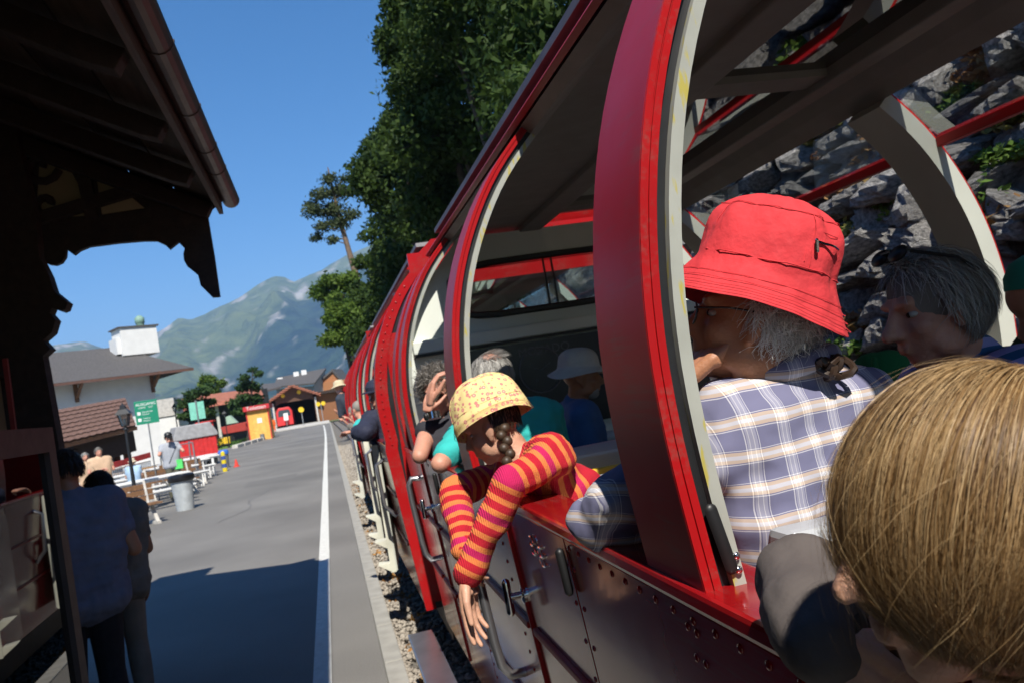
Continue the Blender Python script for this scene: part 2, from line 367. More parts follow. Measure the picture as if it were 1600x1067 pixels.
SM = [stone_mesh(i) for i in range(9)]
sr = random.Random(11); z = 1.05
while z < 4.6:
    h = sr.uniform(.17, .36); y = 2.0+sr.uniform(0, .3)
    while y < 10.5:
        w = sr.uniform(.22, .62)*(1+.02*y)
        if sr.random() > .1:
            o = put('stone', sr.choice(SM), rock, wall); hh = h*sr.uniform(.7, 1.15)
            o.location = (3.9+.32*z+sr.uniform(-.08, .16), y+w/2, z+h/2+sr.uniform(-.06, .06)); o.scale = (.20*sr.uniform(.6, 1.3), w*.52, hh*.55); o.rotation_euler = (sr.uniform(-.35, .35), sr.uniform(-.2, .2), sr.uniform(-.25, .25))
        y += w*.97
    z += h*.93
# tufts rooted in the wall's joints
tm = [leaf_mat('tuft_red', (.3, .13, .07), (.3, .22, .07)), leaf_mat('tuft_olive', (.13, .15, .04), (.33, .3, .1)), leaf_mat('tuft_green', (.07, .14, .025), (.16, .25, .05))]
TM = [leaf_mesh('wall_tuft', [(0, 0, 0), (-.03, .1, .03), (-.02, -.09, -.02), (-.03, .05, -.07)], [.1, .08, .07, .07], 260, .05, seed=20+i) for i in range(3)]
vine = leaf_mesh('wall_sapling', [(-.03, 0, .1*k) for k in range(4)], [.08, .10, .08, .05], 60, .05, seed=40)
spots = [(1600-260, 290), (1405, 320), (1440, 290), (1275, 205), (1360, 240), (1420, 180), (1470, 170), (1350, 160), (1555, 65), (1535, 110), (1575, 240), (1560, 345), (1420, 400), (1355, 500), (1340, 540), (1480, 330), (1100, 420), (1390, 210), (1300, 240), (1510, 140), (1330, 360), (1230, 220), (1580, 330), (1450, 80), (1500, 60), (1590, 170)]
for i, (px, py) in enumerate(spots):
    p = at(px, py, x=3.82+.32*(at(px, py, x=4.6).z))
    me = vine if i in (11, 21) else TM[i % 3]
    o = put('wall_tuft', me, tm[0]); o.location = p; s = sr.uniform(.8, 1.7); o.scale = (s*.9, s*1.3, s*.75)
    if len(o.material_slots):
        o.material_slots[0].link = 'OBJECT'; o.material_slots[0].material = tm[2] if i in (11, 21) else tm[(i*7//3) % 3]
    tag(o, ['small reddish stonecrop tuft on the grey rock wall', 'olive green plant tuft on the grey rock wall', 'fresh green plant tuft on the grey rock wall'][2 if i in (11, 21) else (i*7//3) % 3], 'plant', 'plants growing on the rock wall')
# ---- wooded slope above the wall
V = []; F = []; ny, nx = 60, 24
for j in range(nx+1):
    for i in range(ny+1):
        y = -14+i*150/ny; s = j/nx; x0 = 5.7; x = x0+s*70
        zz = (5.4 if y < 22 else max(.0, 5.4-(y-22)*.22)) + s*46 + 1.2*fbm((x*.1, y*.1, 0), 3)*min(1, s*8)
        if j == 0: zz = -.33
        V.append((x, y, zz))
for j in range(nx):
    for i in range(ny): a = j*(ny+1)+i; F.append((a, a+ny+1, a+ny+2, a+1))
struct(put('hillside', np_mesh('hillside', V, F), M('forest_floor', (.03, .035, .015), .95, col2=(.07, .075, .03), scale=.6, bump=.6, bscale=5)))
# ---- the mountain across the lake
sk = [(-900, 700), (-500, 600), (-200, 560), (40, 548), (95, 538), (130, 533), (170, 547), (215, 533), (245, 519), (265, 508), (280, 497), (298, 500), (320, 492), (345, 478), (370, 468), (395, 450), (415, 438), (427, 432), (445, 433), (458, 441), (475, 434), (500, 423), (540, 400), (600, 375), (700, 350), (900, 380), (1200, 330), (1500, 300)]
sx = [p[0] for p in sk]; sy = [p[1] for p in sk]
nu, nv = 330, 110; V = []; att = []
for j in range(nv+1):
    v = j/nv
    for i in range(nu+1):
        px = -900+2400*i/nu; py = float(np.interp(px, sx, sy)); top = at(px, py, y=5400); far = 5400; y = 2300+(far-2300)*v; k = y/far; x = top.x*k
        big = fbm((x*.0016, y*.0011, 0), 5, 2); gul = 1-abs(vnoise((x*.0034+.6*big, y*.0009, 3), 5)); fine = fbm((x*.011, y*.011, 1), 4, 8)
        w = math.sin(PI*min(1, v*1.0))**.7; z = top.z*(v**1.2)+w*(big*95+(gul**3)*70-35)+fine*(9+14*w)*(1 if v < .99 else .5)
        V.append((x, y, max(z, -2))); h = z/max(top.z, 1)
        tl = .40+.40*float(np.interp(px, [240, 330, 400, 460, 520, 700], [-.5, -.1, .3, .8, .95, .85]))+.16*fbm((x*.004, y*.002, 4), 5, 3)
        fo = 1/(1+math.exp((h-tl)*26)); sr_ = fbm((x*.012, y*.0035, 6), 5, 6); sc = min(1, max(0, (sr_-.45)*5))*(.75 if h > .15 else .2)+min(1, max(0, (sr_-.05)*3))*min(1, max(0, (h-.78)*6))*.7
        att.append((fo, min(1, sc)))
F = []
for j in range(nv):
    for i in range(nu): a = j*(nu+1)+i; F.append((a, a+1, a+nu+2, a+nu+1))
me = np_mesh('mountain', V, F); me.shade_smooth()
for nm, k in (('forest', 0), ('scree', 1)):
    a = me.attributes.new(nm, 'FLOAT', 'POINT'); a.data.foreach_set('value', [q[k] for q in att])
mt = bpy.data.materials.new('alpine'); nt, n_, l_, b_ = nodes_of(mt); MATS['alpine'] = mt
tc = n_.new('ShaderNodeTexCoord'); nz = n_.new('ShaderNodeTexNoise'); nz.inputs['Scale'].default_value = .012; nz.inputs['Detail'].default_value = 9; l_.new(tc.outputs['Object'], nz.inputs['Vector'])
def ramp(a, b, p0=.35, p1=.65):
    c = n_.new('ShaderNodeValToRGB'); c.color_ramp.elements[0].color = (*a, 1); c.color_ramp.elements[1].color = (*b, 1); c.color_ramp.elements[0].position = p0; c.color_ramp.elements[1].position = p1; l_.new(nz.outputs['Fac'], c.inputs['Fac']); return c
me_c, fo_c, sc_c = ramp((.075, .10, .03), (.13, .155, .05)), ramp((.008, .022, .012), (.028, .052, .022)), ramp((.25, .23, .2), (.45, .42, .38))
a1 = n_.new('ShaderNodeAttribute'); a1.attribute_name = 'forest'; a2 = n_.new('ShaderNodeAttribute'); a2.attribute_name = 'scree'
m1 = n_.new('ShaderNodeMix'); m1.data_type = 'RGBA'; l_.new(a1.outputs['Fac'], m1.inputs['Factor']); l_.new(me_c.outputs[0], m1.inputs['A']); l_.new(fo_c.outputs[0], m1.inputs['B'])
m2 = n_.new('ShaderNodeMix'); m2.data_type = 'RGBA'; l_.new(a2.outputs['Fac'], m2.inputs['Factor']); l_.new(m1.outputs['Result'], m2.inputs['A']); l_.new(sc_c.outputs[0], m2.inputs['B'])
l_.new(m2.outputs['Result'], b_.inputs['Base Color']); b_.inputs['Roughness'].default_value = 1; b_.inputs['Specular IOR Level'].default_value = .1
bp = n_.new('ShaderNodeBump'); bp.inputs['Strength'].default_value = .8; bp.inputs['Distance'].default_value = 60; l_.new(nz.outputs['Fac'], bp.inputs['Height']); l_.new(bp.outputs[0], b_.inputs['Normal'])
struct(put('mountain', me, mt))
# ---- the summer haze between here and the mountain
HZ = max(v[2] for v in V)+30
hz = MB().bb(-9800, 9800, -3500, 9600, -1.5, HZ).build('haze', M('unused', (1, 1, 1)))
hm = bpy.data.materials.new('haze_air'); hm.use_nodes = True; hn = hm.node_tree; hn.nodes.remove(hn.nodes['Principled BSDF'])
pv = hn.nodes.new('ShaderNodeVolumePrincipled'); pv.inputs['Color'].default_value = (.34, .58, 1, 1); pv.inputs['Density'].default_value = .00013; pv.inputs['Anisotropy'].default_value = .0
hn.links.new(pv.outputs[0], hn.nodes['Material Output'].inputs['Volume']); hz.data.materials.clear(); hz.data.materials.append(hm); struct(hz, 'stuff'); hz['label'] = 'thin blue summer haze over the valley'; hz['category'] = 'haze'
# ================================================================== TRAIN
PZ = [1.47, 1.55, 1.70, 1.85, 2.0, 2.1, 2.2, 2.3, 2.4, 2.5, 2.6, 2.70, 2.78]
PX = [.482, .474, .459, .455, .469, .487, .511, .545, .590, .643, .706, .790, .875]
ZS = [1.475+i*(2.775-1.475)/26 for i in range(27)]
PP = [(float(np.interp(z, PZ, PX)), z) for z in ZS]
for _ in range(3): PP = [PP[0]]+[((PP[i-1][0]+2*PP[i][0]+PP[i+1][0])/4, PP[i][1]) for i in range(1, len(PP)-1)]+[PP[-1]]
CX = 1.68                                            # centre line of the near carriage
def car_paint(name, col, rough=.16):
    if name in MATS: return MATS[name]
    m = M(name, col, rough, var=.12, scale=2.5, coat=.15 if rough < .2 else 0, bump=.03, bscale=4, spec=.4 if rough < .2 else .22)
    nt, n, l, b = nodes_of(m); tc = n.new('ShaderNodeTexCoord'); mp = n.new('ShaderNodeMapping'); mp.inputs['Scale'].default_value = (60, 3, 60); nz = n.new('ShaderNodeTexNoise'); nz.inputs['Scale'].default_value = 1.6; nz.inputs['Detail'].default_value = 8; nz.inputs['Roughness'].default_value = .7
    l.new(tc.outputs['Object'], mp.inputs[0]); l.new(mp.outputs[0], nz.inputs['Vector']); n2 = n.new('ShaderNodeTexNoise'); n2.inputs['Scale'].default_value = 7; n2.inputs['Detail'].default_value = 9; l.new(tc.outputs['Object'], n2.inputs['Vector'])
    mu = n.new('ShaderNodeMath'); mu.operation = 'MULTIPLY'; l.new(nz.outputs['Fac'], mu.inputs[0]); l.new(n2.outputs['Fac'], mu.inputs[1]); cr = n.new('ShaderNodeValToRGB'); cr.color_ramp.elements[0].position = .27; cr.color_ramp.elements[1].position = .46; cr.color_ramp.elements[1].color = (.55, .55, .55, 1); l.new(mu.outputs[0], cr.inputs['Fac'])
    old = b.inputs['Base Color'].links[0].from_socket; mx = n.new('ShaderNodeMix'); mx.data_type = 'RGBA'; l.new(cr.outputs[0], mx.inputs['Factor']); l.new(old, mx.inputs['A']); mx.inputs['B'].default_value = (.17, .09, .075, 1); l.new(mx.outputs['Result'], b.inputs['Base Color']); return m
RED = car_paint('carriage_red', (.27, .006, .008)); RED2 = car_paint('carriage_red_frame', (.36, .007, .009), .36)
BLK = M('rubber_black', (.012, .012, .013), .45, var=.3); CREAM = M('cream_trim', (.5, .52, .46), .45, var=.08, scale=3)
def worn(name):
    m = M(name, (.36, .37, .33), .42, var=.12, scale=9); nt, n, l, b = nodes_of(m)
    tc = n.new('ShaderNodeTexCoord'); mp = n.new('ShaderNodeMapping'); mp.inputs['Scale'].default_value = (30, 30, 6); nz = n.new('ShaderNodeTexNoise'); nz.inputs['Scale'].default_value = 2.6; nz.inputs['Detail'].default_value = 7
    l.new(tc.outputs['Object'], mp.inputs[0]); l.new(mp.outputs[0], nz.inputs['Vector']); cr = n.new('ShaderNodeValToRGB'); cr.color_ramp.elements[0].position = .58; cr.color_ramp.elements[1].position = .66
    l.new(nz.outputs['Fac'], cr.inputs['Fac']); old = b.inputs['Base Color'].links[0].from_socket; mx = n.new('ShaderNodeMix'); mx.data_type = 'RGBA'
    l.new(cr.outputs[0], mx.inputs['Factor']); l.new(old, mx.inputs['A']); mx.inputs['B'].default_value = (.42, .36, .08, 1); l.new(mx.outputs['Result'], b.inputs['Base Color']); return m
TRIM = worn('worn_grey_trim'); CHROME = M('chrome', (.75, .75, .75), .12, 1.0, var=.05); TUBE = M('steel_tube', (.38, .38, .4), .32, .85, var=.12)
CEIL = M('ceiling_grey', (.21, .20, .18), .55, var=.1); SEATM = M('seat_silver', (.55, .57, .6), .35, .35, var=.06, scale=3); YEL = M('seat_yellow', (.75, .5, .04), .5); WHITEW = M('panel_white', (.72, .76, .70), .4, var=.05, scale=3)
DARKW = M('dark_wall', (.03, .03, .032), .5); SKYG = glass('tinted_roof_glass', (.1, .09, .08), .02, dark=.03); PANE = glass('carriage_glass', (.8, .85, .85), .01); CLEAR = glass('clear_side_glass', (.93, .96, .96), .01, gain=.45)
def rib(y0, y1, a, b, dx=0, mirror=False, zs=None):
    """curved strip between depths a and b inside the outer skin"""
    V = []; n = len(PP)
    for i, (x, z) in enumerate(PP):
        q, w = PP[max(0, i-1)], PP[min(n-1, i+1)]; t = Vector((w[0]-q[0], w[1]-q[1])).normalized(); nn = Vector((t.y, -t.x))  # inward
        for dd in (a, b):
            for y in (y0, y1):
                X = x+nn.x*dd; Z = z+nn.y*dd
                if mirror: X = 2*CX-X
                V.append((X+dx, y, Z))
    F = []
    for i in range(n-1):
        o, p = i*4, i*4+4
        F += [(o, p, p+1, o+1), (o+2, o+3, p+3, p+2), (o, o+2, p+2, p), (o+1, p+1, p+3, o+3)]
    F += [(0, 1, 3, 2), (4*n-4, 4*n-2, 4*n-1, 4*n-3)]
    if mirror: F = [f[::-1] for f in F]
    return V, F
def sx_(z): return .475+.0833*(1.47-z)               # lower skin leans in towards the bottom
def pillar(car, y, dx, w=.215, near=True):
    b = MB()
    b.add(*rib(y+.004, y+w, 0, .027, dx)); b.add(*rib(y, y+.03, .0005, .0115, dx)); b.add(*rib(y, y+.03, .0145, .0265, dx))
    p = b.build('pillar', RED2, car, smooth=True); MB().add(*rib(y+.012, y+w-.02, .0275, .044, dx)).build('gasket', BLK, p, smooth=True)
    MB().add(*rib(y-.002, y+w-.01, .0445, .064, dx)).build('trim', TRIM, p, smooth=True); return p
def right_rib(car, y, dx, w=.22):
    p = MB().add(*rib(y, y+w, .012, .09, dx, True)).build('rib', CREAM, car, smooth=True); MB().add(*rib(y+.01, y+w-.01, -.004, .0115, dx, True)).build('outer_strip', RED2, p, smooth=True); return p
def carriage(label, y0, y1, ribs, dx, seams, near=False):
    car = thing('train_carriage', label, 'train carriage', (CX+dx, (y0+y1)/2, -.24))
    L = CX-.475
    for s in (0, 1):                                  # lower skins, panel by panel
        sg = [y0]+[q for q in seams if y0 < q < y1]+[y1]
        for a, c in zip(sg[:-1], sg[1:]):
            b = MB(); V = []
            for y in (a+.003, c-.003):
                for z, e in ((1.468, 0), (1.468, .025), (.27, .025), (.27, 0)):
                    X = sx_(z)+e; V.append(((2*CX-X if s else X)+dx, y, z))
            b.add(V, [(0, 1, 2, 3), (7, 6, 5, 4), (0, 4, 5, 1), (1, 5, 6, 2), (2, 6, 7, 3), (3, 7, 4, 0)])
            p = b.build('side_panel', RED, car, bevel=.003)
            if not s:
                for zz, hh in ((1.09, .022), (.715, .022)):
                    if c-a > .3: MB().bar((sx_(zz)+dx-.006, a+.035, zz), (sx_(zz)+dx-.006, c-.035, zz), .016, hh).build('moulding', RED2, p, bevel=.005)
        X0, X1 = (.468, .60) if not s else (2*CX-.60, 2*CX-.468)
        b = MB(); b.bb(X0+dx, X1+dx, y0, y1, 1.4705, 1.502); b.build('sill', RED, car, bevel=.008)
        b = MB(); X0, X1 = (.60, .66) if not s else (2*CX-.66, 2*CX-.60); b.bb(X0+dx, X1+dx, y0, y1, .55, 1.46); b.build('inner_lining', SEATM if near else CREAM, car)
    MB().bb(.60+dx, 2*CX-.60+dx, y0, y1, .42, .549).build('floor', DARKW, car)
    MB().bb(.75+dx, 2*CX-.75+dx, y0+.1, y1-.1, -.05, .42).build('underframe', BLK, car)
    for y in ribs: pillar(car, y, dx); right_rib(car, y, dx)
    # roof: eaves, beams, panels, skylights
    for s in (0, 1):
        f = (lambda x: 2*CX-x+dx) if s else (lambda x: x+dx)
        poly = [(.862, 2.772), (.93, 2.835), (1.06, 2.90), (1.06, 2.865), (.98, 2.80), (.90, 2.745)]
        b = MB(); b.prism(poly, lambda u, v, a: (f(u), a, v), y0, y1); b.build('eave', CEIL, car)
        b = MB(); b.prism([(.835, 2.79), (.855, 2.778), (.95, 2.862), (.94, 2.885), (.925, 2.88), (.85, 2.81)], lambda u, v, a: (f(u), a, v), y0, y1); b.build('drip_rail', RED2, car)
    MB().bb(1.06+dx, 1.5+dx, y0, y1, 2.88, 2.93).build('ceiling_panel', CEIL, car)
    for x0, x1 in ((1.5, 1.66), (2.23, 2.48)):
        MB().bb(x0+dx, x1+dx, y0, y1, 2.845, 2.94).build('roof_beam', CEIL, car, bevel=.01)
    yy = [y0]+[q+.11 for q in ribs if y0 < q < y1-.3]+[y1]
    for a, c in zip(yy[:-1], yy[1:]): MB().bb(1.6605+dx, 2.2295+dx, a+.0805, c-.0805, 2.905, 2.92).build('skylight', SKYG, car)
    for q in yy[1:-1]: MB().bb(1.66+dx, 2.23+dx, q-.08, q+.08, 2.875, 2.93).build('cross_beam', CEIL, car)
    MB().bb(.93+dx, 1.66+dx, y0-.02, y1+.02, 2.945, 2.975).build('roof_skin', M('roof_grey', (.28, .27, .27), .6), car)
    MB().bb(2.23+dx, 2*CX-.93+dx, y0-.02, y1+.02, 2.945, 2.975).build('roof_skin', MATS['roof_grey'], car)
    return car
YA0, YA1 = -2.4, 5.72
carA = carriage('nearest red train carriage with open curved windows and passengers', YA0, YA1, [-.73, 1.1, 2.93, 4.99, 5.45], 0, [-.3, 1.83, 2.47, 3.72, 4.5, 5.05], True)
# upper right side glazing and its red rail
for a, c in ((-2.3, -.73), (-.51, 1.1), (1.32, 2.93), (3.15, 4.99)):
    V = []
    for x, z in ((.673, 2.552), (.84, 2.748)):
        for y in (a, c): V.append((2*CX-x, y, z))
    MB().add(V, [(0, 1, 3, 2)]).build('upper_pane', CLEAR, carA)
    MB().bar((2*CX-.675, a, 2.535), (2*CX-.675, c, 2.535), .035, .045).build('window_rail', RED2, carA, bevel=.006)
# end wall of the near carriage
EW = 5.56
b = MB(); b.bb(.60, 2*CX-.60, EW, EW+.04, .55, 1.47); Lp = [(float(np.interp(z, [q[1] for q in PP], [q[0] for q in PP]))+.07, z) for z in [1.47+.08*k for k in range(9)]+[2.12]]
Up = [(float(np.interp(z, [q[1] for q in PP], [q[0] for q in PP]))+.075, z) for z in (2.1205, 2.2, 2.3, 2.4, 2.5, 2.6, 2.66)]
b.prism(Lp+[(2*CX-x, z) for x, z in Lp[::-1]], lambda u, v, a: (u, a, v), EW, EW+.04); b.prism(Up+[(.98, 2.66), (.98, 2.1205)], lambda u, v, a: (u, a, v), EW, EW+.04); b.prism([(2*CX-x, z) for x, z in (Up+[(.83, 2.66), (.83, 2.1205)])], lambda u, v, a: (u, a, v), EW, EW+.04)
b.bb(.981, 2.529, EW, EW+.04, 2.1205, 2.30); b.prism([(.87, 2.6605), (.96, 2.76), (1.05, 2.86), (2.31, 2.86), (2.4, 2.76), (2.49, 2.6605)], lambda u, v, a: (u, a, v), EW, EW+.04)
ew = b.build('end_wall', WHITEW, carA)
MB().bb(.62, 2.74, EW-.07, EW-.001, 2.10, 2.19).build('ledge', WHITEW, ew, bevel=.012)
MB().bb(.62, 2.74, EW-.075, EW-.002, 2.082, 2.0985).build('ledge_shade_strip', BLK, ew)  # black strip paints in the shadow gap under the ledge
gk = []
for k in range(25):                                   # rounded black window rubber
    an = 2*PI*k/24; u = math.copysign(abs(math.cos(an))**.35, math.cos(an)); v = math.copysign(abs(math.sin(an))**.55, math.sin(an)); gk.append((1.74+.80*u, EW-.008, 2.475+.185*v))
MB().tube(gk, .024, 6).build('window_rubber', BLK, ew, smooth=True)
MB().bb(.95, 2.53, EW+.015, EW+.022, 2.29, 2.665).build('end_pane', PANE, ew)
for x in (1.63, 1.69): MB().bb(x, x+.012, EW+.0, EW+.014, 2.30, 2.66).build('pane_seam', BLK, ew)
# dark poster boards with a watch
PB = MB().bb(.98, 2.72, EW-.05, EW-.003, 1.45, 2.07).build('poster', M('poster_black', (.006, .006, .007), .3), ew)
PR = M('poster_print', (.16, .16, .17), .5)
for x in (1.0, 1.55, 2.2): pass
put_text('MOVADO', .085, (1.52, EW-.054, 2.0), (1, 0, 0), (0, 0, 1), PR, ew)
wp = at(845, 575, y=EW-.054)
b = MB(); ring = [(wp.x+.155*math.cos(2*PI*k/36), wp.y, wp.z-.01+.155*math.sin(2*PI*k/36)) for k in range(37)]; b.tube(ring, .006, 5)
b.bar((wp.x, wp.y, wp.z-.01), (wp.x+.075, wp.y, wp.z+.03), .004, .008, up=(0, 1, 0)); b.bar((wp.x, wp.y, wp.z-.01), (wp.x-.05, wp.y, wp.z+.005), .004, .008, up=(0, 1, 0)); b.lathe([(.012, -.002), (.012, .002)], (wp.x, wp.y, wp.z+.105), 10, R=Matrix.Rotation(PI/2, 3, 'X'))
b.build('watch_print', PR, ew)
MB().prism([(.86, 2.775), (.93, 2.885), (1.05, 2.985), (2.31, 2.985), (2.43, 2.885), (2.5, 2.775), (2.4, 2.775), (2.31, 2.865), (1.05, 2.865), (.96, 2.775)], lambda u, v, a: (u, a, v), YA1+.021, YA1+.03).build('roof_end', RED2, carA)
# seats: back rests across the carriage
def seat_row(y, facing, x0=.68, x1=2.66, top=1.545, yellow=False):
    b = MB(); b.prism([(-.02, .98), (.035, .98), (.06, top-.03), (.045, top), (-.01, top), (-.03, top-.03)], lambda u, v, a: (a, y+u*facing, v), x0, x1)
    s = b.build('seat_back', SEATM, carA, bevel=.012)
    b = MB(); b.bb(x0, x1, min(y, y+.45*facing), max(y, y+.45*facing), .93, 1.0); b.build('seat_cushion', YEL if yellow else M('seat_blue', (.03, .05, .12), .8), s, bevel=.02)
seat_row(1.045, 1, .585, top=1.575); seat_row(2.78, -1, top=1.46); seat_row(3.15, 1, top=1.53, yellow=True); seat_row(4.9, -1, top=1.42)
MB().bb(.72, 1.3, 2.86, 2.9, 1.0, 1.47).build('seat_panel', YEL, carA, bevel=.01)
# fittings on the near side
pnl = [o for o in carA.children if o.name.startswith('side_panel')]
def on_side(y, z, off=0): return Vector((sx_(z)-off, y, z))
fit = pnl[2]
for y0_ in (2.86, 5.1):
    pts = [on_side(y0_, 1.33, 0), on_side(y0_, 1.335, .05), on_side(y0_, 1.30, .075), on_side(y0_, 1.2, .08), on_side(y0_, .95, .08), on_side(y0_, .87, .075), on_side(y0_, .83, .05), on_side(y0_, .83, 0)]
    MB().tube(pts, .017, 10).build('grab_handle', TUBE, carA, smooth=True)
    b = MB(); b.tube([on_side(y0_-.37, 1.19, 0), on_side(y0_-.37, 1.19, .05)], .011, 8); b.tube([on_side(y0_-.37, 1.235, .05), on_side(y0_-.37, 1.145, .055)], .013, 8, dome=True); b.lathe([(.03, 0), (.03, .008), (.02, .012)], on_side(y0_-.37, 1.19), 12, R=Matrix.Rotation(-PI/2, 3, 'Y'))
    b.build('door_latch', CHROME, carA, smooth=True)
    b = MB(); b.bar(on_side(y0_-.385, 1.46, .004), on_side(y0_-.385, .3, .004), .012, .01, up=(0, 1, 0)); b.build('door_edge', RED2, carA)
    b = MB(); b.tube([on_side(y0_-1.02, 1.435, .014), on_side(y0_-1.02, 1.345, .014)], .011, 8, dome=True); b.build('hinge', BLK, carA, smooth=True)
    b = MB(); b.tube([on_side(y0_-1.02, .75, .014), on_side(y0_-1.02, .66, .014)], .011, 8, dome=True); b.build('hinge', BLK, carA, smooth=True)
em = MB()                                             # two-letter emblem of interlocked loops
for cy, cz, s in ((2.17, 1.395, 1), (2.09, 1.378, -1)):
    for q in (.018, -.018):
        arc = [on_side(cy+s*.024*math.cos(a), cz+q*.72+.0125*math.sin(a), .005) for a in [PI*.35+k*PI*1.45/10 for k in range(11)]]
        em.tube(arc, .003, 6)
em.build('emblem', CHROME, carA, smooth=True)
rv = MB().lathe([(.007, 0), (.0065, .002), (.003, .0035)], (0, 0, 0), 10, R=Matrix.Rotation(-PI/2, 3, 'Y')).mesh('rivet'); rv.materials.append(RED)
spots = [(.3+.0715*i, 1.448) for i in range(22)]+[(1.155, 1.43), (1.185, 1.433), (1.15, 1.385), (1.18, 1.386), (1.15, 1.325), (1.18, 1.325)]+[(1.86, 1.40-.09*i) for i in range(9)]+[(1.80, 1.40-.09*i) for i in range(9)]+[(2.66, 1.38-.06*i) for i in range(15)]+[(3.69, 1.38-.06*i) for i in range(15)]
for y, z in spots:
    o = put('rivet', rv, RED, carA); o.location = on_side(y, z, .0)
# clip block at the foot of the nearest pillar
b = MB(); p = Vector((.535, 1.094, 1.56)); b.tube([(.507, 1.096, 1.615), (.522, 1.094, 1.53)], .010, 8, dome=True, flat=.6); b.build('window_stop', BLK, carA, smooth=True)
for z in (1.545, 1.525): MB().ell((.530+.002, 1.093, z), (.006, .004, .006)).build('screw', CHROME, carA, smooth=True)
MB().bb(.30, .47, 4.3, 5.75, .2, .235).build('footboard', TUBE, carA, bevel=.008)
# ---- the carriages ahead, set a little to the left by the curve
def far_carriage(label, y0, y1, ribs, dx):
    c = carriage(label, y0, y1, ribs, dx, [q+.14 for q in ribs])
    b = MB(); n = len(PP)                             # red end frame turned to the camera, riveted
    V = []
    for x, z in PP+[]: V.append((x-.004+dx, y0-.03, z))
    inner = [(x+.16, z-.02) for x, z in PP]
    low = [(.475, 1.47), (.49, 1.2), (.545, .45), (.56, .27)]
    out = [(sx_(.25), .25), (sx_(1.46)-.01, 1.46)]+PP[1:]; inn = [(x+.085, z) for x, z in out]; inn[0] = (sx_(.25)+.07, .25)
    poly = [(x-.006, z) for x, z in out]+inn[::-1]
    b.prism(poly, lambda u, v, a: (u+dx, a, v), y0-.035, y0-.002); e = b.build('end_frame', RED2, c)
    b = MB(); b.prism([(x, z) for x, z in inn]+[(x+.05, z) for x, z in inn[::-1]], lambda u, v, a: (u+dx, a, v), y0-.02, y0+.05); b.build('bellows_edge', BLK, e)
    for z in [1.5+.055*k for k in range(22)]:
        if z < 2.7:
            o = put('rivet', rv, RED, e); x = float(np.interp(z, [q[1] for q in PP], [q[0] for q in PP])); o.location = (x+.035+dx, y0-.037, z); o.rotation_euler = (0, 0, PI/2)
    b = MB(); b.bb(.58+dx, 2*CX-.58+dx, y0-.03, y0+.01, .3, 2.32); b.bb(.85+dx, 2*CX-.85+dx, y0-.03, y0+.01, 2.62, 2.9); w = b.build('end_wall', RED2, c)
    MB().prism([(.85, 2.72), (.86, 2.79), (.93, 2.89), (1.05, 2.99), (2.31, 2.99), (2.43, 2.89), (2.5, 2.79), (2.51, 2.72)], lambda u, v, a: (u+dx, a, v), y0-.036, y0-.031).build('roof_end', RED2, w)
    MB().bb(.7+dx, 2*CX-.7+dx, y0-.012, y0-.008, 2.32, 2.62).build('end_window', PANE, w)
    return c
carB = far_carriage('second red carriage ahead with an open cream edged door', 6.22, 12.35, [6.24, 7.9, 9.6, 11.3, 12.05], -.085)
carC = far_carriage('third red carriage, farthest along the platform', 12.7, 19.6, [12.72, 14.4, 16.1, 17.8, 19.3], -.095)
for k, (y, par, dx) in enumerate(((7.35, carB, -.085), (9.1, carB, -.085), (13.4, carC, -.095))):   # doors ajar, cream inside
    R = Matrix.Rotation(math.radians(-5.5), 3, 'Z'); b = MB(); hinge = Vector((.505+dx, y+.75, .9))
    d = MB(); 
    for zc, hh in ((.9, .56),):
        d.box(hinge+R @ Vector((0, -.37, 0)), (.018, .37, hh), R)
    o = d.build('open_door', RED, par, bevel=.006)
    MB().box(hinge+R @ Vector((.03, -.385, 0)), (.011, .365, .55), R).build('door_lining', CREAM, o)
    MB().box(hinge+R @ Vector((.005, -.748, 0)), (.024, .006, .56), R).build('door_edge', M('door_cream', (.62, .62, .52), .5), o)
    for zz in (.62, .42): MB().prism([(-.0, 0), (-.10, 0), (0, -.07)], lambda u, v, a: hinge+R @ Vector((u-.02, a, zz-.9+v)), -.75, -.6).build('step_bracket', MATS['door_cream'], o)
    for yy_, m_ in ((y-.25, TUBE),):
        pts = [(sx_(1.3)+dx, yy_, 1.34), (sx_(1.3)+dx-.07, yy_, 1.3), (sx_(1)+dx-.08, yy_, .95), (sx_(.9)+dx, yy_, .85)]; MB().tube(pts, .018, 8).build('grab_handle', m_, par, smooth=True)
MB().bb(.98, 1.25, 7.3, 7.9, 2.98, 3.06).build('roof_box', M('roof_box_grey', (.55, .55, .56), .5), carB, bevel=.02)
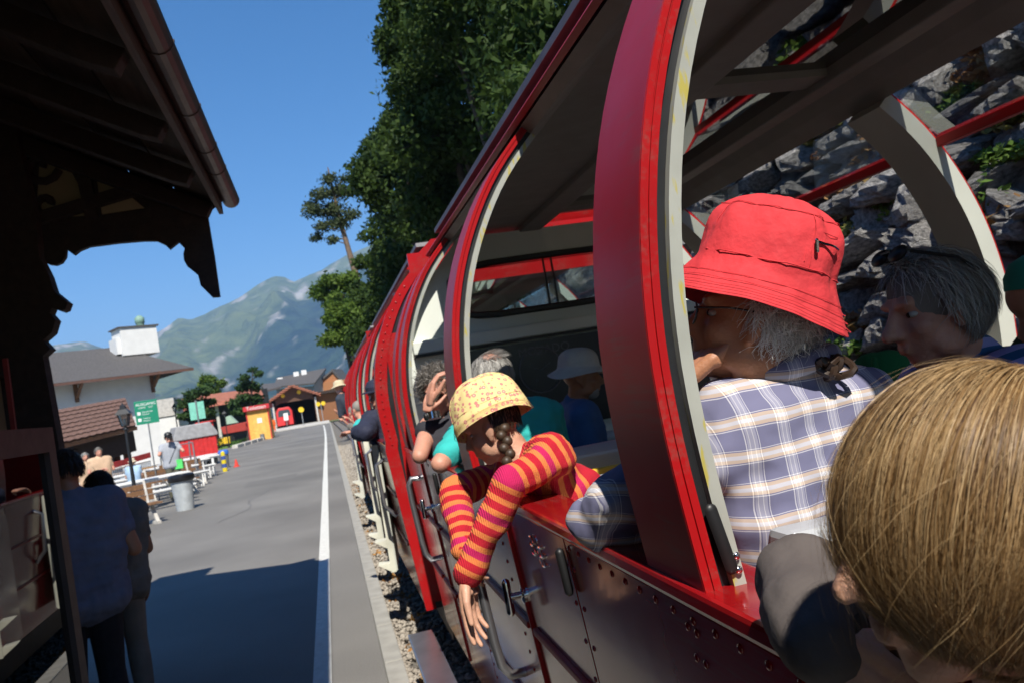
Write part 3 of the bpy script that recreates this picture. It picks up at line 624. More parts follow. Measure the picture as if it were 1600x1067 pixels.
# ================================================================== TREES ABOVE THE TRACK
BARK = M('bark', (.05, .04, .03), .9, var=.35, scale=12, bump=.7, bscale=30)
GL = leaf_mat('beech_leaf', (.014, .034, .006), (.060, .10, .018), .3); GL2 = leaf_mat('young_leaf', (.05, .10, .012), (.13, .2, .035), .35); GP = leaf_mat('pine_needles', (.03, .05, .018), (.08, .10, .04), .2)
def tree(name, label, base, crown_c, R, n, size, seed, mat, group=None, clumps=16, flat=1.0, cat='tree'):
    base = Vector(base); cc = Vector(crown_c); t = thing(name, label, cat, base, group); r = random.Random(seed); cs, rs = [], []
    for i in range(clumps):
        a = r.uniform(0, 2*PI); u = r.uniform(-1, 1); rr = R*r.uniform(.35, .88); s = math.sqrt(1-u*u)
        cs.append((cc.x+rr*s*math.cos(a), cc.y+rr*s*math.sin(a), cc.z+rr*u*flat)); rs.append(R*r.uniform(.22, .42))
    b = MB(); top = cc+Vector((0, 0, R*.5)); mid = base.lerp(cc, .5)+Vector((r.uniform(-.3, .3), r.uniform(-.3, .3), 0)); h = (top-base).length
    b.tube([base-Vector((0, 0, .4)), base.lerp(mid, .5), mid, mid.lerp(top, .5), top], [h*.024, h*.019, h*.016, h*.011, h*.004], 8)
    for c in cs[:9]:
        c = Vector(c); k = r.uniform(.35, .8); p = mid.lerp(top, k); b.tube([p, p.lerp(c, .5)+Vector((0, 0, R*.06)), c], [h*.008, h*.005, h*.002], 6)
    b.build('trunk', BARK, t, smooth=True)
    put('crown', leaf_mesh('crown', cs, rs, n, size, seed=seed, squash=.8), mat, t); return t
wood = 'broadleaf trees of the wood above the train'
TR = [  # pixel of the crown's centre, its radius in pixels, depth, leaves, leaf size
 (770, 40, 190, 19, 15000, .15), (690, 175, 130, 24, 12000, .17), (900, 160, 230, 15, 14000, .15), (625, 300, 100, 32, 9000, .2), (740, 330, 120, 26, 9000, .19),
 (660, 430, 80, 36, 7000, .22), (608, 425, 58, 44, 6000, .24), (820, 420, 130, 21, 6000, .2), (1000, 60, 260, 11, 7000, .14), (690, 20, 95, 21, 9000, .16), (640, 200, 60, 30, 5000, .2), (630, 360, 70, 40, 6000, .22), (575, 485, 55, 48, 6000, .25), (610, 500, 75, 44, 6000, .25), (680, 520, 90, 38, 5000, .25), (610, 240, 60, 34, 6000, .2), (720, 250, 110, 34, 7000, .24), (660, 90, 80, 25, 8000, .18)]
for i, (px, py, rp, Y, n, s) in enumerate(TR):
    c = at(px, py, y=Y); R = rp*Y/1330.0; gx = max(5.2, c.x); gz = (5.2 if Y < 22 else max(0, 5.2-(Y-22)*.22))+max(0, (gx-4.7)/70*46)
    lab = {0: 'tall broadleaf tree whose leafy twigs reach out at the top edge', 3: 'broadleaf tree with sunlit left flank right of the bare pine', 6: 'smaller broadleaf tree just behind the leaning pine trunk'}.get(i, 'dark broadleaf tree in the dense shady wood above the train')
    tree('broadleaf_tree', lab, (gx+.4, Y, min(gz, c.z-R*.8)), c, R, n, s, 100+i, GL, None if i in (0, 3, 6) else wood, clumps=26)
c = at(538, 512, y=46); tree('bush_tree', 'light green bushy tree at the foot of the wood', (c.x+.6, 46, 0), c, 48*46/1330, 6000, .2, 301, GL2, None, clumps=18)
c = at(520, 455, y=50); tree('bush_tree', 'fresh green tree below the pine at the edge of the mountain', (c.x+.8, 50, 0), c, 42*50/1330, 5000, .22, 302, GL2, None, clumps=16)
# the leaning pine with a bare stem
Y = 58; base, top = at(556, 430, y=Y), at(512, 262, y=Y); b = MB(); t = thing('pine_tree', 'tall thin pine with bare leaning trunk against the sky', 'tree', base)
pts = [base+Vector((.4, 0, -6)), base, base.lerp(top, .5)+Vector((-.1, 0, 0)), top]; b.tube(pts, [.28, .22, .15, .04], 8); cs, rs = [], []
for px, py, rr in ((515, 280, .55), (500, 305, .6), (527, 300, .7), (490, 330, .6), (520, 330, .8), (545, 300, .6), (505, 355, .55), (530, 350, .7), (550, 335, .5), (495, 372, .4), (540, 280, .35), (520, 375, .4), (486, 320, .4)):
    q = at(px, py, y=Y+random.uniform(-1, 1)); cs.append(q); rs.append(rr); k = min(1, max(.1, (q.z-base.z)/(top.z-base.z)-.04)); p = base.lerp(top, k); b.tube([p, q], [.05, .02], 5)
b.build('trunk', M('pine_bark', (.16, .11, .075), .9, var=.3), t, smooth=True); put('crown', leaf_mesh('crown', cs, [r*1.35 for r in rs], 5200, .20, seed=77, squash=.6, shell=.1), GP, t)

# ================================================================== STATION BUILDING WITH CANOPY, LEFT
DW = M('stained_timber', (.030, .017, .011), .75, var=.35, scale=3, bump=.25, bscale=25, stretch=(4, .6, 4)); PANEL = M('ochre_boarding', (.30, .23, .12), .8, var=.1, scale=5); COPP = M('copper_gutter', (.085, .052, .04), .4, .55, var=.3, scale=4)
REDT = M('red_paint_trim', (.25, .02, .015), .6)
GE = 7.5                                              # gable end of the canopy
sb = thing('station_building', 'dark timber station building with carved canopy and gutter', 'building', (-3, 1, 0))
EX, EZ = -.60, 3.76; SL = .52                         # eave edge and roof pitch
def roofz(x): return EZ+(EX-x)*SL
# roof slab, fascia, rafters
b = MB(); b.prism([(EX+.02, EZ+.02), (-5.2, roofz(-5.2)+.02), (-5.2, roofz(-5.2)+.14), (EX+.02, EZ+.12)], lambda u, v, a: (u, a, v), -9, GE+.04); b.build('roof', M('dark_tiles', (.06, .045, .04), .8), sb)
for k in range(11):
    x0 = EX-.06-k*.34
    b = MB(); b.prism([(x0, roofz(x0)-.012), (x0-.325, roofz(x0-.325)-.012), (x0-.325, roofz(x0-.325)+.012), (x0, roofz(x0)+.012)], lambda u, v, a: (u, a, v), -8, GE); b.build('soffit_board', DW if k % 2 else M('soffit_brown', (.07, .045, .028), .8, var=.3, stretch=(4, .4, 4)), sb)
for y in [GE-.1-1.05*k for k in range(9)]:
    b = MB(); x1 = -3.6; b.prism([(EX-.08, EZ-.02), (x1, roofz(x1)-.02), (x1, roofz(x1)-.2), (EX-.24, EZ-.085), (EX-.14, EZ-.12)], lambda u, v, a: (u, a, v), y-.06, y+.06); b.build('rafter', DW, sb, bevel=.008)
MB().bb(EX-.05, EX-.015, -8, GE, EZ-.08, EZ+.10).build('fascia', M('fascia_brown', (.075, .042, .028), .6, var=.3, stretch=(6, .5, 6)), sb)
pts = [(.075*math.sin(a)*-1, -.075*math.cos(a)) for a in [-PI/2+PI*k/8 for k in range(9)]]
b = MB(); prof = [(EX+.06+p[0], EZ+.055+p[1]*1.0) for p in pts]; prof2 = [(EX+.06+p[0]*.9, EZ+.06+p[1]*.9) for p in pts[::-1]]
b.prism(prof+prof2, lambda u, v, a: (u, a, v), -8, GE+.06); gt = b.build('gutter', COPP, sb)
for y in (1.6, 2.55, 3.4, 4.3, 5.2, 5.95, 6.5):
    b = MB(); pr = [(EX+.06+p[0]*1.07, EZ+.055+p[1]*1.07) for p in pts]; b.prism(pr+[(EX+.06+p[0]*.98, EZ+.055+p[1]*.98) for p in pts[::-1]], lambda u, v, a: (u, a, v), y-.012, y+.012); b.build('gutter_strap', COPP, gt)
# carved valance board closing the canopy's end
out = [(324, 334), (335, 400), (344, 464), (332, 465), (314, 447), (310, 431), (302, 424), (293, 417), (288, 408), (287, 398), (289, 389), (279, 379), (265, 390), (258, 383), (245, 377), (225, 377), (187, 380), (140, 386), (125, 392), (116, 399), (104, 390), (103, 402), (97, 411), (88, 415), (77, 414), (70, 408), (62, 400), (56, 346), (140, 342), (225, 329), (262, 300)]
poly = [(at(px, py, y=GE).x, at(px, py, y=GE).z) for px, py in out]
MB().prism(poly, lambda u, v, a: (u, a, v), GE-.02, GE+.045).build('carved_valance', DW, sb)
q0 = [(at(px, py, y=GE)) for px, py in ((57, 200), (57, 344), (225, 328), (330, 330), (300, 255))]
zl_ = at(57, 346, y=GE); zr_ = at(322, 338, y=GE); MB().prism([(zl_.x-.8, zl_.z-.3), (zl_.x, zl_.z-.05), (zr_.x-.02, zr_.z), (EX-.04, EZ+.01), (zl_.x-.8, roofz(zl_.x-.8)+.01)], lambda u, v, a: (u, a, v), GE+.0, GE+.012).build('gable_board', DW, sb)
for pp_ in (((64, 228), (100, 248), (132, 305), (132, 338), (57, 342)), ((152, 283), (190, 296), (226, 326), (160, 336))): MB().prism([(at(px, py, y=GE).x, at(px, py, y=GE).z) for px, py in pp_], lambda u, v, a: (u, a, v), GE-.012, GE-.002).build('gable_panel', PANEL, sb)
b = MB(); p0, p1 = at(145, 342, y=GE-.03), at(125, 240, y=GE-.03); b.bar(p0, p1, .10, .10, up=(0, 1, 0)); b.bar(at(56, 345, y=GE-.03), at(330, 262, y=GE-.03), .10, .13, up=(0, 1, 0)); b.build('gable_strut', DW, sb)
for (px, py) in ((75, 320), (62, 262)):               # scroll brackets
    c = at(px, py, y=GE-.05); sp = [(c.x+(.02+.012*k)*math.cos(.55*k), c.y, c.z+(.02+.012*k)*math.sin(.55*k)) for k in range(12)]; MB().tube(sp, .035, 6).build('scroll', DW, sb, smooth=True)
# posts and wall
post = [(0, 20), (30, 225), (57, 344), (62, 400), (77, 430), (85, 455), (107, 473), (103, 484), (96, 487), (82, 482), (79, 490), (88, 500), (82, 520), (68, 532), (80, 545), (68, 556), (92, 690), (108, 800), (130, 1067), (-60, 1067), (-160, 400), (-150, 20)]
poly = [(at(px, py, y=GE-.25).x, max(0, at(px, py, y=GE-.25).z)) for px, py in post]
MB().prism(poly, lambda u, v, a: (u, a, v), GE-.27, GE-.12).build('corner_post', DW, sb)
MB().bb(-2.55, -2.45, -8, GE-.28, 0, 1.0).build('wall_base', DW, sb); MB().bb(-2.55, -2.45, -8, GE-.28, 1.0, 5.0).build('wall', PANEL, sb)
for y in (5.4, 3.9, 2.3): MB().bb(-2.449, -2.38, y-.09, y+.09, 0, 4.4).build('wall_post', DW, sb)
MB().bb(-2.4485, -2.39, -8, GE-.3, 2.5, 2.68).build('wall_beam', DW, sb)
MB().bar(at(8, 560, y=6.5), at(38, 800, y=6.5), .03, .03).build('red_moulding', REDT, sb)
# the glazed door leaf standing open towards the platform
e1 = at(82, 740, y=3.75); e1 = Vector((e1.x, e1.y, 0)); dv = Vector((-.02, 1, 0)).normalized(); e0 = e1-dv*2.3
gd = thing('glass_screen', 'dark framed glazed screen mirroring the red train', 'glass screen', e0); nrm = Vector((dv.y, -dv.x, 0)); DF = M('door_brown', (.05, .03, .022), .5, var=.25)
def leafbar(a0, a1, z0, z1, nm, m, t=.05, off=0.0):
    c = e0+dv*(a0+a1)/2+Vector((0, 0, (z0+z1)/2))+nrm*off; R = Matrix(((nrm.x, dv.x, 0), (nrm.y, dv.y, 0), (0, 0, 1))); return MB().box(c, (t/2, (a1-a0)/2, (z1-z0)/2), R).build(nm, m, gd)
leafbar(2.21, 2.3, .02, 1.96, 'stile', DF); leafbar(0, .09, .02, 1.96, 'stile', DF); leafbar(.0905, 2.2095, 1.86, 1.96, 'top_rail', DF); leafbar(.0905, 2.2095, .02, .28, 'bottom_rail', DF)
leafbar(.0905, 2.2095, .28, 1.86, 'pane', glass('dark_pane', (.02, .02, .02), .012, gain=1.0, dark=.06), .008, 0)
# ================================================================== THE SQUARE BESIDE THE PLATFORM
PA = math.radians(31); UU = Vector((math.cos(PA), math.sin(PA), 0)); VV = Vector((-math.sin(PA), math.cos(PA), 0)); ZZ = Vector((0, 0, 1))
def G(px, py, z=0): return at(px, py, z=z)
WHITE = M('white_render', (.72, .72, .70), .85, var=.05, scale=2, bump=.15, bscale=20); TIMB = M('brown_timber', (.14, .065, .03), .75, var=.3, scale=3, bump=.2); PLK = M('bench_plank', (.20, .105, .05), .7, var=.35, scale=6, stretch=(.6, 8, 8)); CONC = M('pale_concrete', (.5, .48, .44), .85)
GREYM = M('grey_metal', (.3, .31, .32), .45, .6); GREEN = M('sign_green', (.01, .23, .13), .45, var=.05); WLET = M('sign_white', (.8, .8, .78), .5, var=.03); DKM = M('dark_iron', (.02, .022, .025), .45, .3)
TILE = M('grey_shingle', (.085, .08, .078), .8, var=.3, scale=9); TILEB = M('brown_shingle', (.17, .095, .07), .8, var=.25, scale=9)
# ---- restaurant house
hs_ = thing('restaurant_house', 'white rendered house with grey hipped roof and chimney', 'house', (-11, 60, 0))
c0 = Vector((-11.1, 60, 0)); Lh, Dh = 15.5, 9.0; ez = 6.35
def hp(a, d, z): return c0-UU*a+VV*d+ZZ*z             # a metres along the front to the left, d metres back
def quad_slab(P, t, nm, m, par):
    n = (P[1]-P[0]).cross(P[2]-P[0]).normalized(); b = MB(); k = len(P); V = list(P)+[p-n*t for p in P]; b.add(V, [tuple(range(k)), tuple(range(2*k-1, k-1, -1))]+[(i, i+k, (i+1) % k+k, (i+1) % k) for i in range(k)]); return b.build(nm, m, par)
b = MB(); poly = [(0, 0), (Lh, 0), (Lh, Dh), (0, Dh)]; b.prism(poly, lambda u, v, a: hp(u, v, a), -.2, ez); b.build('wall', WHITE, hs_)
ov = 1.6; rz = ez+2.3; ins = .6
A, B, C_, D = hp(-ov-.6, -ov, ez-.25), hp(Lh+ov, -ov, ez-.25), hp(Lh+ov, Dh+ov, ez-.25), hp(-ov-.6, Dh+ov, ez-.25); E1, E2 = hp(ins, Dh/2, rz), hp(Lh-1, Dh/2, rz)
rf = quad_slab([A, E1, E2, B], .12, 'roof', TILE, hs_); quad_slab([A, D, E1], .12, 'roof_hip', TILE, hs_); quad_slab([D, C_, E2, E1], .12, 'roof_back', TILE, hs_)
sl_n = 9
for k in range(sl_n):                                 # courses of shingles on the front slope
    f0, f1 = k/sl_n, (k+1.08)/sl_n; f1 = min(f1, 1); P0, P1, P2, P3 = A.lerp(E1, f0), B.lerp(E2, f0), B.lerp(E2, f1), A.lerp(E1, f1); n = (P1-P0).cross(P3-P0).normalized()
    b = MB(); b.add([P0+n*.07, P1+n*.07, P2+n*.012, P3+n*.012, P0+n*.005, P1+n*.005], [(0, 1, 2, 3), (4, 5, 1, 0)]); b.build('shingle_course', TILE, rf)
MB().bar(A-ZZ*.1, B-ZZ*.1, .1, .16).build('eave_board', M('eave_brown', (.12, .06, .045), .7), hs_)
for a in (.1, 4.9, 10.0): 
    MB().bar(hp(a, -.08, ez-.35), hp(a, -.08, ez-1.5), .22, .2).build('corbel_post', TIMB, hs_); MB().bar(hp(a, -.1, ez-1.2), hp(a, -ov+.1, ez-.4), .16, .16).build('roof_strut', TIMB, hs_); MB().bar(hp(a, -.1, ez-.32), hp(a, -ov, ez-.32), .16, .18).build('bracket_beam', TIMB, hs_)
# chimney block and its copper vent
cc = hp(-.3, 3.0, 0); b = MB(); Rm = Matrix.Rotation(PA, 3, 'Z'); b.box(cc+ZZ*(ez+2.35), (1.25, .9, .95), Rm); ch = b.build('chimney', WHITE, hs_)
MB().box(cc+ZZ*(ez+3.34), (1.4, 1.0, .05), Rm).build('cap', TILE, ch); MB().box(cc-UU*1.35+ZZ*(ez+2.1), (.2, .7, .55), Rm).build('shoulder', WHITE, ch); MB().lathe([(.28, 0), (.28, .25), (.33, .3), (.33, .62), (.15, .8), (0.02, .84)], cc+UU*.5+ZZ*(ez+3.4), 14).build('vent', M('verdigris', (.2, .33, .26), .6), ch, smooth=True)
dm = quad_slab([A.lerp(B, .37)+(E1-A)*.36+ZZ*.25, A.lerp(B, .37)+(E1-A)*.64+ZZ*.42, A.lerp(B, .93)+(E1-A)*.64+ZZ*.42, A.lerp(B, .93)+(E1-A)*.36+ZZ*.25], .1, 'dormer_roof', M('mossy_roof', (.1, .11, .05), .8), hs_)
for k, f in enumerate((.42, .47, .52, .62, .73)):
    w = .35 if k < 3 else .8; P = A.lerp(B, f)+(E1-A)*.36; b = MB(); b.box(P+ZZ*.0, (w, .2, .22), Rm); b.build('dormer_light', WLET, dm)
for a in (10.7, 12.2): b = MB(); b.box(hp(a, -.03, 4.4), (.5, .05, .55), Rm); w_ = b.build('window', TIMB, hs_); MB().box(hp(a, -.09, 4.4), (.42, .012, .47), Rm).build('pane', M('window_dark', (.06, .08, .09), .1), w_)
# ---- porch roof in brown shingles on timber posts, in front of the house
kp = thing('porch', 'open timber porch with brown shingled roof before the house', 'porch', (-9, 42, 0))
r0, r1, r2 = at(212, 664, y=44), at(195, 621, y=48.5), at(60, 645, y=40); r3 = at(60, 700, y=36)
pr = quad_slab([r0, r1, r2, r3], .12, 'roof', TILEB, kp)
for k in range(8):
    f0, f1 = k/8, min(1, (k+1.1)/8); P0, P1, P2, P3 = r0.lerp(r1, f0), r3.lerp(r2, f0), r3.lerp(r2, f1), r0.lerp(r1, f1); n = (P3-P0).cross(P1-P0).normalized()
    if n.z < 0: n = -n
    nb_ = 26; b = MB(); pts0 = [P0.lerp(P1, i/nb_) for i in range(nb_+1)]; pts1 = [P3.lerp(P2, i/nb_) for i in range(nb_+1)]; V = []
    for i in range(nb_+1): V += [pts0[i]+n*.06+((P0-P3).normalized()*(.12 if (i+k) % 2 else 0)), pts1[i]+n*.012]
    b.add(V, [(2*i, 2*i+2, 2*i+3, 2*i+1) for i in range(nb_)]); b.build('shingle_course', TILEB, pr)
MB().bar(r0-ZZ*.14, r3-ZZ*.14, .12, .18).build('eave_beam', TIMB, kp); MB().bar(r0-ZZ*.75+VV*.5, r3-ZZ*.75+VV*.5, .08, 1.0).build('eave_shade_board', DW, kp); MB().bar(r0+VV*3-ZZ*1.3, r3+VV*3-ZZ*1.3, .1, 3.0).build('back_wall', M('porch_wall_shaded', (.4, .41, .43), .85), kp)  # dark board paints the shade under the eave; back wall coloured as shaded white
for (px, py0, Y) in ((168, 690, 44.3), (180, 690, 46), (194, 688, 45)):
    p = at(px, py0, y=Y); MB().bar((p.x, p.y, -.1), (p.x, p.y, p.z+.1), .24, .24).build('post', TIMB, kp)
p, q = at(196, 690, y=45), at(168, 690, y=44.3); MB().bar(p, q, .2, .2).build('tie_beam', TIMB, kp)
# ---- street lamps
def lamp_post(label, base, H, s=1.0):
    t = thing('street_lamp', label, 'street lamp', base, 'lantern street lamps'); b = MB(); x, y = base[0], base[1]
    b.lathe([(.09*s, 0), (.09*s, .1), (.055*s, .25), (.045*s, 1.0), (.035*s, H-.62*s), (.06*s, H-.6*s), (.06*s, H-.56*s), (.03*s, H-.52*s)], (x, y, 0), 12); b.build('pole', DKM, t, smooth=True)
    b = MB()
    for k in range(4):
        a = PI/4+k*PI/2; p = Vector((math.cos(a), math.sin(a), 0)); b.bar(Vector((x, y, H-.5*s))+p*.10*s, Vector((x, y, H-.22*s))+p*.17*s, .02*s, .02*s)
    b.lathe([(.25*s, 0), (.13*s, .12*s), (.09*s, .14*s), (.085*s, .2*s), (.03*s, .23*s), (.02*s, .28*s)], (x, y, H-.22*s), 4, R=Matrix.Rotation(PI/4, 3, 'Z')); b.lathe([(.11*s, 0), (.12*s, .03*s)], (x, y, H-.52*s), 4, R=Matrix.Rotation(PI/4, 3, 'Z')); hd = b.build('lantern', DKM, t)
    MB().lathe([(.085*s, 0), (.15*s, .27*s)], (x, y, H-.495*s), 4, R=Matrix.Rotation(PI/4, 3, 'Z')).build('lantern_pane', glass('lamp_glass', (.6, .65, .65), .1), hd); MB().lathe([(.03*s, 0), (.035*s, .12*s), (.02*s, .15*s)], (x, y, H-.48*s), 8).build('bulb', WLET, hd); return t
lamp_post('black lantern street lamp standing between the benches', (-4.81, 21.8, 0), 2.74)
p = G(352, 690); p = Vector((-10.2, 70, 0)); lamp_post('far street lamp in front of the fenced lawn', at(357, 690, y=70).xy.to_3d(), 3.0)
p = at(282, 700, y=62); lamp_post('lantern street lamp at the right corner of the white house', (p.x, 62, 0), 3.9)
# ---- signs
def sign_board(px, py, Y, w, h, lean=PA*.35):
    c = at(px, py, y=Y); r = Vector((math.cos(lean), math.sin(lean), 0)); return c, r
c, r = sign_board(229, 643, 26, .62, .66); t = thing('exit_sign', 'green exit sign with white lettering on a thin post', 'sign', (c.x, c.y, 0)); n = Vector((r.y, -r.x, 0)); R = Matrix(((r.x, n.x, 0), (r.y, n.y, 0), (0, 0, 1)))
MB().box(c, (.31, .012, .345), R).build('board', GREEN, t, bevel=.004); MB().tube([(c.x, c.y, 0)+n*-0 if False else Vector((c.x, c.y, 0))-n*.035, c-n*.035+ZZ*.3], .02, 8).build('post', GREYM, t)
f = c+n*.0135
put_text('AUSGANG', .115, f+ZZ*.235, r, ZZ, WLET, t); put_text('SORTIE', .062, f+ZZ*.135-r*.11, r, ZZ, WLET, t); put_text('EXIT', .062, f+ZZ*.135+r*.13, r, ZZ, WLET, t)
for k, (l1, l2) in enumerate((('Dampfschiffe', 'Bahnhof'), ('Toiletten', 'Parkplatz'))):
    zz = -.02-.19*k; put_text(l1, .055, f-r*.12+ZZ*(zz+.03), r, ZZ, WLET, t, align='LEFT'); put_text(l2, .055, f-r*.12+ZZ*(zz-.04), r, ZZ, WLET, t, align='LEFT'); MB().box(f-r*.21+ZZ*zz, (.045, .002, .045), R).build('pictogram', WLET, t)
c = at(308, 641, y=50); t = thing('green_sign', 'pale green sign board seen from behind on a tall post', 'sign', (c.x, c.y, 0)); GRB = M('sign_back_green', (.2, .55, .42), .5)
for s in (-1, 1): MB().box(c+ZZ*.0+Vector((s*.21, 0, .0)), (.2, .02, .5)).build('board', GRB, t)
MB().tube([(c.x, c.y-.05, 0), (c.x, c.y-.05, c.z+.6)], .045, 8).build('post', GREYM, t)
# ---- benches with pale feet
def bench(label, right_end, L=1.55, back=True):
    o = Vector(right_end); t = thing('park_bench', label, 'bench', o-UU*L/2, 'wooden benches at the platform edge')
    for k in range(3): MB().bar(o-UU*L+VV*(.05+.13*k)+ZZ*.44, o+VV*(.05+.13*k)+ZZ*.44, .115, .035).build('seat_plank', PLK, t)
    if back:
        for k in range(3): MB().bar(o-UU*L+VV*(.46+.03*k)+ZZ*(.56+.13*k), o+VV*(.46+.03*k)+ZZ*(.56+.13*k), .03, .115).build('back_plank', PLK, t)
    for a in (.14, L-.14):
        q = o-UU*a; b = MB(); b.bar(q+VV*.02+ZZ*.40, q+VV*.42+ZZ*.40, .07, .05); b.bar(q+VV*.3+ZZ*.40, q+VV*.02+ZZ*.03, .07, .06); b.bar(q-VV*.05+ZZ*.03, q+VV*.48+ZZ*.03, .08, .06); b.bar(q+VV*.42+ZZ*.38, q+VV*.53+ZZ*.95, .05, .05); b.build('leg', CONC, t)
    return t
bench('nearest wooden bench, its pale foot beside the dark men', (-3.75, 15.3, 0)); bench('second wooden bench from the men, at the lamp post', (-3.75, 17.1, 0)); bench('wooden bench right before the grey bin', (-3.72, 19.2, 0)); bench('set back wooden bench left of the lamp post', (-5.6, 17.9, 0)); bench('set back wooden bench behind the lamp post', (-5.5, 20.2, 0))
# ---- bin
p = Vector((-3.62, 21.2, 0)); t = thing('litter_bin', 'round grey litter bin with black bag', 'bin', p); MB().lathe([(.2, 0), (.27, .78), (.29, .79), (.29, .82)], p, 18).build('barrel', M('bin_grey', (.42, .45, .46), .5), t, smooth=True)
b = MB(); b.lathe([(.296, .70), (.31, .76), (.30, .84), (.26, .86), (.24, .8)], p, 18); b.build('bag', M('bag_black', (.01, .01, .012), .3), t, smooth=True)
# ---- beer tables and folding benches
WT = M('white_table', (.78, .78, .76), .5, var=.05)
def beer_table(label, c, L, W, H, cat='table', rot=PA, grp='white tables and benches on the square', m=WT):
    t = thing('folding_table' if cat == 'table' else 'folding_bench', label, cat, c, grp); u = Vector((math.cos(rot), math.sin(rot), 0)); v = Vector((-u.y, u.x, 0)); c = Vector(c)
    MB().box(c+ZZ*H, (L/2, W/2, .022), Matrix.Rotation(rot, 3, 'Z')).build('top', m, t, bevel=.006); MB().box(c+ZZ*(H-.05), (L/2-.05, W/2-.04, .02), Matrix.Rotation(rot, 3, 'Z')).build('apron', m, t)
    for s in (-1, 1):
        for q in (-1, 1):
            p = c+u*s*(L/2-.25)+v*q*(W/2-.05); MB().bar(p, p+ZZ*(H-.07), .04, .04).build('leg', WT, t)
        b = MB(); p = c+u*s*(L/2-.25); b.bar(p+v*(W/2-.05)+ZZ*.12, p-v*(W/2-.05)+ZZ*.12, .03, .03); b.bar(p+ZZ*.15, p-u*s*.4+ZZ*(H-.06), .03, .03); b.build('brace', WT, t)
    return t
TB = [(-4.9, 23.6, 'white folding table nearest the grey bin'), (-5.2, 27.2, 'white folding table behind the dark wooden bench'), (-5.4, 31.2, 'white folding table before the blue bin'), (-5.6, 35.0, 'farthest white folding table beside the striped bollard'), (-6.9, 25.4, 'white folding table set back behind the photographer'), (-7.2, 29.3, 'white folding table set back near the red cart'), (-5.3, 33.1, 'white folding table between the third and the farthest')]
for x, y, l in TB: beer_table(l, (x, y, 0), 2.1, .75, .77)
BN = [(-4.55, 22.6, 'white folding bench just behind the grey bin'), (-4.9, 24.9, 'white folding bench between the first two white tables'), (-5.0, 28.6, 'white folding bench behind the second white table'), (-5.3, 32.5, 'white folding bench behind the third white table')]
for x, y, l in BN: beer_table(l, (x, y, 0), 2.1, .28, .47, 'bench')
bench('dark wooden bench standing among the white tables', (-3.95, 26.2, 0), 1.5); bench('dark wooden bench near the striped bollard', (-4.2, 29.8, 0), 1.4)
beer_table('brown wooden table behind the white tables', (-7.4, 31, 0), 2.6, .8, .8, m=M('ochre_wood', (.3, .16, .04), .7))
# trolley frame with bars
t = thing('metal_rack', 'grey metal bar rack standing on the white tables row', 'rack', (-5.0, 29.6, 0)); b = MB()
for a in (-.5, 0, .5):
    p = Vector((-5.0, 29.6, 0))+UU*a; b.tube([p, p+ZZ*1.45, p+ZZ*1.5+VV*.3, p+VV*.4], .025, 6)
b.tube([Vector((-5.0, 29.6, 1.45))-UU*.5, Vector((-5.0, 29.6, 1.45))+UU*.5], .02, 6); b.tube([Vector((-5.0, 29.6, 1.0))-UU*.5, Vector((-5.0, 29.6, 1.0))+UU*.5], .02, 6); b.build('frame', GREYM, t)
# blue bin and striped bollard
p = at(350, 715, y=38); p = Vector((p.x, 38, 0)); t = thing('blue_bin', 'blue litter bin behind the striped bollard', 'bin', p); MB().lathe([(.18, 0), (.2, .6)], p, 14).build('barrel', GREYM, t, smooth=True); MB().lathe([(.22, .6), (.23, .7), (.2, .78), (.1, .8)], p, 14).build('lid', M('bin_blue', (.05, .17, .6), .4), t, smooth=True)
p = Vector((-4.32, 35.2, 0)); t = thing('bollard', 'short bollard striped yellow and blue at the platform edge', 'bollard', p); YB, BBm = M('bollard_yellow', (.7, .55, .02), .5), M('bollard_blue', (.05, .1, .35), .5)
for k in range(5): MB().lathe([(.09, k*.16), (.09, k*.16+.158)] if k < 4 else [(.09, .64), (.08, .78), (.03, .82)], p, 12).build('band', (YB, BBm)[k % 2], t)
p = Vector((-4.1, 37.4, 0)); t = thing('warning_cone', 'small red cone beyond the striped bollard', 'cone', p); MB().lathe([(.14, 0), (.14, .03), (.09, .04), (.03, .32)], p, 12).build('cone', M('cone_red', (.7, .05, .03), .5), t); 
# covered red cart
c = at(304, 700, y=44); t = thing('covered_cart', 'red boarded cart under a grey tarpaulin cover', 'cart', (c.x, c.y, 0)); RB = M('cart_red', (.6, .03, .03), .5); R_ = Matrix.Rotation(PA*.6, 3, 'Z'); cg = Vector((c.x, c.y, 0))
MB().box(cg+ZZ*.95, (.95, .75, .5), R_).build('box', RB, t)
for k in range(9): MB().box(cg+R_ @ Vector((-.85+k*.21, -.765, .95)), (.085, .014, .48), R_).build('board', RB, t)
b = MB(); b.prism([(-1.05, 1.45), (1.05, 1.45), (1.05, 1.6), (.75, 2.15), (-.85, 2.15), (-1.05, 1.6)], lambda u, v, a: cg+R_ @ Vector((u, a, v)), -.85, .85); b.build('tarpaulin', M('tarp_grey', (.33, .33, .34), .6, bump=.3, bscale=4), t, bevel=.05)
for s in (-1, 1):
    for q in (-.8, .8): MB().lathe([(.22, -.04), (.22, .04)], cg+R_ @ Vector((s*.65, q, .22)), 14, R=R_ @ Matrix.Rotation(PI/2, 3, 'X')).build('wheel', DKM, t)
